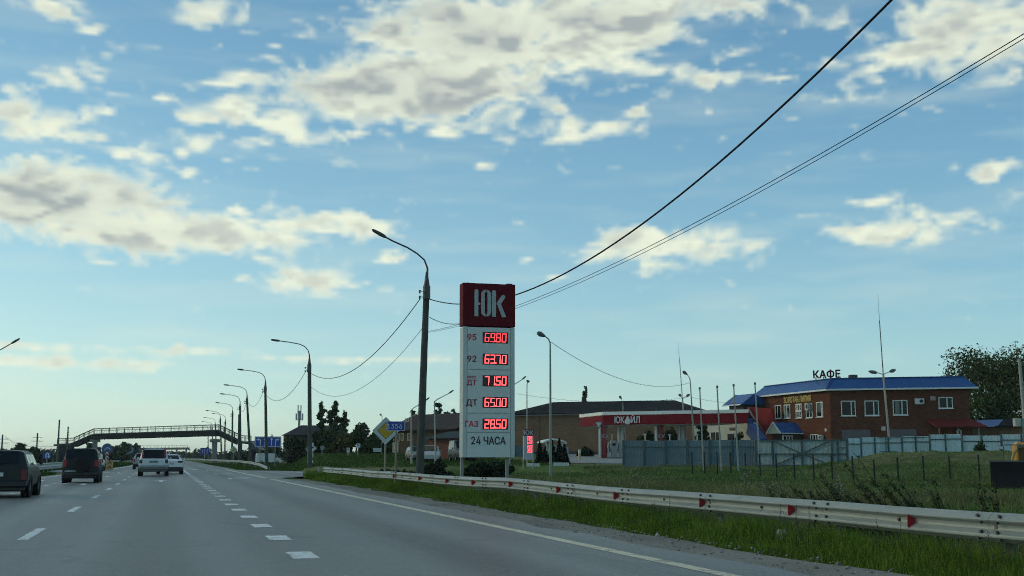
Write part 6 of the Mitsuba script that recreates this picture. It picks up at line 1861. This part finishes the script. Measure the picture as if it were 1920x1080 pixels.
rg = np.random.default_rng(3)
N = 210000
y = 5 + 70 * rg.uniform(0, 1, N) ** 1.9
x = 7.35 + rg.uniform(0, 1, N) ** .8 * 2.2
x += .35 * (meshkit.fbm(np.column_stack([x * 0, y * .6, y * 0]), 3, 5) - .5)
tuft = meshkit.fbm(np.column_stack([x * 1.6, y * 1.2, 0 * x]), 3, 12)
edge = np.clip((x - 7.3) / .8, .25, 1)
h = (.10 + .26 * tuft * rg.uniform(.5, 1.3, N)) * edge * (1 + .006 * y) + .24 * np.exp(-((x - 8.62) / .28) ** 2) * rg.uniform(.3, 1.3, N)
ok = ~((y > 65) & (y < 110) & (x < 8.4)) & (rg.uniform(size=N) < np.clip(.35 + 1.3 * tuft * edge, 0, 1))
x, y, h, tuft = x[ok], y[ok], h[ok], tuft[ok]
n = len(x)
tone = (.55 + .9 * meshkit.fbm(np.column_stack([x * .8, y * .5, 0 * x]), 3, 31)) * rg.uniform(.75, 1.25, n)
base = np.where(rg.uniform(size=(n, 1)) < .035, [[.20, .19, .10]], [[.118, .190, .030]])
m, c = blades(x, y, h, np.clip(.0045 + .00052 * y, .005, .04), base * tone[:, None] * (1 + rg.normal(0, .06, (n, 3))), rg, .6)
stuff('roadside_grass', 'dense green grass strip between the gravel shoulder and the guardrail', m, c)
N = 260000
dd = 10 + 88 * rg.uniform(0, 1, N) ** 1.25
pxs = rg.uniform(560, 2020, N)
W3 = (CD[None] * FOC + CR[None] * (pxs[:, None] - 960))
x, y = W3[:, 0] * dd / FOC, W3[:, 1] * dd / FOC
tuft = meshkit.fbm(np.column_stack([x * .35, y * .35, 0 * x]), 4, 41)
patch = meshkit.fbm(np.column_stack([x * .09, y * .09, 0 * x]), 3, 17)
ok = (x > 8.95) & (rg.uniform(size=N) < np.clip(.25 + 1.3 * tuft, 0, 1)) & ~((y > 66) & (y < 112) & (x < 14))
ok &= ~((x > 9) & (y > 78) & (y < 96) & (x < 42) & (x / y < .36))
x, y, dd, tuft, patch = (q[ok] for q in (x, y, dd, tuft, patch))
n = len(x)
h = (.16 + .50 * tuft * rg.uniform(.4, 1.4, n)) * (.75 + .5 * patch)
h = h * np.where(ground_z(x, y) > .7, .45, 1) * np.where((dd > 38) & (x > 22), .5, 1)
tone = (.55 + .95 * meshkit.fbm(np.column_stack([x * .5, y * .5, 0 * x]), 3, 51)) * rg.uniform(.7, 1.3, n)
dry = np.clip((patch - .45) * 3, 0, 1)[:, None]
base = np.array([.100, .165, .050]) * (1 - dry) + np.array([.175, .182, .082]) * dry
base = np.where(rg.uniform(size=(n, 1)) < .06, [[.19, .17, .10]], base)
m, c = blades(x, y, h, np.clip(.004 + .0006 * dd, .008, .06), base * tone[:, None] * (1 + rg.normal(0, .06, (n, 3))), rg, .7)
stuff('field_grass', 'tall rough grass of the field behind the guardrail', m, c)
N = 26000
y = rg.uniform(40, 240, N)
x = -7.6 - rg.uniform(0, 1, N) ** 1.4 * 4
x = np.where(y > 95, left_edge(y) - .7 - rg.uniform(0, 5, N), x)
ok = ~((y > 94) & (y < 125) & (x > -9.6)) & (x < left_edge(y) - .6)
x, y = x[ok], y[ok]
n = len(x)
m, c = blades(x, y, rg.uniform(.08, .26, n), .012 + .0006 * y, np.array([.045, .085, .02]) * rg.uniform(.6, 1.4, (n, 1)), rg, .6)
stuff('verge_grass', 'short grass of the central verge under the left guardrail', m, c)
N = 60000
y = rg.uniform(82, 230, N)
x = rg.uniform(6.6, 34, N)
ok = (x > np.interp(y, [82, 100, 113, 240], [40, 12.8, 7.0, 6.8])) | ((x > 13) & (y > 96) & (x < y * .23))
ok &= ~((y < 98) & (x < 40)) | (y > 97)
x, y = x[ok], y[ok]
n = len(x)
tone = (.6 + .8 * meshkit.fbm(np.column_stack([x * .2, y * .2, 0 * x]), 3, 71)) * rg.uniform(.65, 1.35, n)
m, c = blades(x, y, rg.uniform(.10, .32, n), .012 + .0007 * y, np.array([.070, .112, .030]) * tone[:, None], rg, .6)
stuff('lawn_grass', 'grass bank beyond the side road', m, c)

# tall weeds leaning left behind the rail
WC_ = (.050, .058, .032)


def weed(label, px, py, depth, hgt, lean, seed, col=WC_, n=7, group=None, flowers=False, name='weed_plant'):
    rg = np.random.default_rng(seed)
    t = thing(name, label, 'weed', group)
    q = ad(px, py, depth)
    b = np.array([q[0], q[1], float(ground_z(q[0], q[1]))])
    st, lv = [], []
    for _ in range(n):
        o = b + np.array([rg.normal(0, .12), rg.normal(0, .12), 0])
        L = hgt * rg.uniform(.6, 1.05)
        dx = lean * L * rg.uniform(.6, 1.2)
        e = o + np.array([dx, rg.normal(0, .1), math.sqrt(max(.05, L * L - dx * dx))])
        mid = (o + e) / 2 + np.array([0, 0, .10 * L])
        st.append(tube([o, mid, e], [.010, .008, .004], 5))
        for s in rg.uniform(.35, 1, 7):
            p = o * (1 - s) ** 2 + 2 * s * (1 - s) * mid + e * s * s
            st.append(tube([p, p + np.array([rg.normal(-.05, .10), rg.normal(0, .06), rg.uniform(.02, .14)])], [.005, .002], 4))
            lv.append([*p, .05, .05, .06])
    put(t, 'stems', st, 'matte', color=col, smooth=True, var=.3)
    m, c = leaf_cloud(lv, len(lv) * 6, .024, (.05, .065, .03) if not flowers else (.30, .32, .24), rg)
    scene[numbered(f'{t}__leaves')] = mikit.ply(m, 'leaf', smooth=False, color=c)


W = 'dark weeds leaning left over the rail'
for i, (px, py, dd, hg, ln, lab) in enumerate(((1690, 950, 17.5, 1.5, -.72, 'dense clump of dark weeds leaning left just left of the nearest reflector'), (1655, 946, 18.5, 1.55, -.80, 'dark weeds leaning far left, below the wire fence'), (1740, 948, 17.0, 1.3, -.6, 'dark weeds leaning left just right of the nearest reflector'), (1600, 940, 19.5, 1.3, -.75, 'dark weeds leaning left above the second reflector'), (1790, 950, 16.5, 1.15, -.3, 'upright weeds in front of the mound'), (1850, 955, 16, 1.1, -.2, 'upright weeds below the bulldozer blade'), (1555, 930, 21, 1.25, -.6, 'thin weeds below the gate'), (1480, 925, 23, 1.05, -.4, 'short weeds left of the gate braces'))):
    weed(lab, px, py, dd, hg, ln, 300 + i, n=11 if i < 4 else 6)
for i, (px, py, dd, lab) in enumerate(((1446, 905, 34, 'leafy weed with pale buds below the fourth flagpole'), (1436, 900, 37, 'pale flowering weed left of the leafy one'), (1572, 900, 32, 'small white flowering weed below the gate'), (1408, 900, 40, 'tall pale grass weed by the fourth flagpole'), (1198, 890, 50, 'tall pale grass weed left of the flagpoles'))):
    weed(lab, px, py, dd, 1.1, -.1, 330 + i, flowers=True, n=5, name='flowering_weed')
for i, (px, py, dd, lab) in enumerate(((1238, 930, 26.5, 'sprig of weeds in front of the rail left of the middle reflector'), (1460, 960, 19.2, 'thin sprigs in front of the rail beside the second reflector'), (1512, 965, 18.0, 'thin sprigs in front of the rail right of the second reflector'), (1673, 1005, 14.6, 'single sprig before the rail at the nearest reflector'), (1860, 1010, 12.4, 'sprigs before the rail at the right edge'), (1030, 912, 33, 'small weeds before the rail left of the bend'), (752, 890, 44, 'dark twigs before the rail under the kilometre sign'), (1082, 915, 31, 'small weeds before the rail right of the bend'))):
    rgq = np.random.default_rng(400 + i)
    t = thing('weed_sprig', lab, 'weed')
    xq = 8.40
    q = ax_(px, py, xq)
    b = np.array([xq, q[1], float(ground_z(xq, q[1]))])
    st = []
    for _ in range(4):
        o = b + np.array([rgq.normal(0, .03), rgq.normal(0, .18), 0])
        L = rgq.uniform(.4, .75)
        e = o + np.array([rgq.normal(0, .06), rgq.normal(0, .08), L])
        st.append(tube([o, (o + e) / 2 + rgq.normal(0, .01, 3), e], [.006, .004, .002], 4))
        for s in rgq.uniform(.4, 1, 6):
            p = o + (e - o) * s
            st.append(tube([p, p + np.array([rgq.normal(0, .02), rgq.normal(0, .04), .03])], [.004, .002], 4))
    put(t, 'stems', st, 'matte', color=(.045, .05, .03), var=.3)
# a branch heap behind the rail near the kilometre sign
t = thing('branch_heap', 'heap of cut dark branches behind the rail left of the kilometre sign', 'branches')
rgq = np.random.default_rng(8)
q = ad(738, 872, 56)
b = np.array([q[0], q[1], float(ground_z(q[0], q[1]))])
for _ in range(12):
    o = b + rgq.normal(0, .5, 3) * [1, 1, 0] + [0, 0, .35]
    e = o + np.array([rgq.uniform(-1.5, 1.0), rgq.uniform(-.5, .5), rgq.uniform(-.1, .42)])
    put(t, 'branch', tube([o, (o + e) / 2 + rgq.normal(0, .06, 3), e], [.06, .05, .02], 6), 'matte', color=(.03, .028, .022), smooth=True)
for i, (px, py, sc, lab) in enumerate(((1467, 1020, .125, 'crumpled white plastic bag lying in the roadside grass'), (779, 924, .08, 'small white scrap in the grass beside the shoulder'), (1232, 1003, .05, 'tiny white scrap at the edge of the grass'))):
    q = az_(px, py, -.03)
    ms = trimesh.creation.icosphere(3, 1.0)
    v = ms.vertices * (1 + .9 * (meshkit.fbm(ms.vertices * 2.2 + i * 5, 4, 6)[:, None] - .5)) * np.array([.8, .6, .95]) * sc
    put('litter', None, trimesh.Trimesh(v + np.array([q[0], q[1], float(ground_z(q[0], q[1])) + sc * .8 + (.10 if i < 2 else 0)]), ms.faces, process=False), 'matte', color=(.66, .68, .62), var=.15)
    labels['litter' if i == 0 else f'litter_{i:03d}'] = {'label': lab, 'category': 'litter'}
rgq = np.random.default_rng(15)
st = []
ico = trimesh.creation.icosphere(0, 1.0)
for _ in range(1500):
    yq = 7 + 45 * rgq.uniform() ** 1.7
    xq = rgq.uniform(6.5, 7.75) + .1 * rgq.normal()
    s = rgq.uniform(.006, .022) * (1.8 if rgq.uniform() < .06 else 1)
    v = ico.vertices * rgq.uniform(.6, 1.3, (len(ico.vertices), 1)) * s * [1, 1, .7]
    st.append(trimesh.Trimesh(v + [xq, yq, max(float(ground_z(xq, yq)), -.015) + s * .3], ico.faces, process=False))
m = join(st)
put('loose_stones', None, m, 'matte', color=np.clip(np.repeat(rgq.uniform(.09, .36, (1500, 1)) * [[1, .98, .9]], len(ico.vertices), 0), 0, 1), var=0)
labels['loose_stones'] = {'label': 'loose stones and grit scattered on the gravel shoulder', 'category': 'gravel', 'kind': 'stuff'}

# ------------------------------------------------------------------ evening haze
scene['haze_air'] = {'type': 'homogeneous', 'albedo': .96, 'sigma_t': HAZE}
scene['haze'] = {'type': 'cube', 'to_world': T().translate([0, 2300, 15]).scale([2700, 2500, 21]), 'bsdf': {'type': 'null'}, 'interior': {'type': 'ref', 'id': 'haze_air'}}
scene['camera']['medium'] = {'type': 'ref', 'id': 'haze_air'}
labels['haze'] = {'label': 'thin evening haze over the far road and fields', 'category': 'haze', 'kind': 'stuff'}
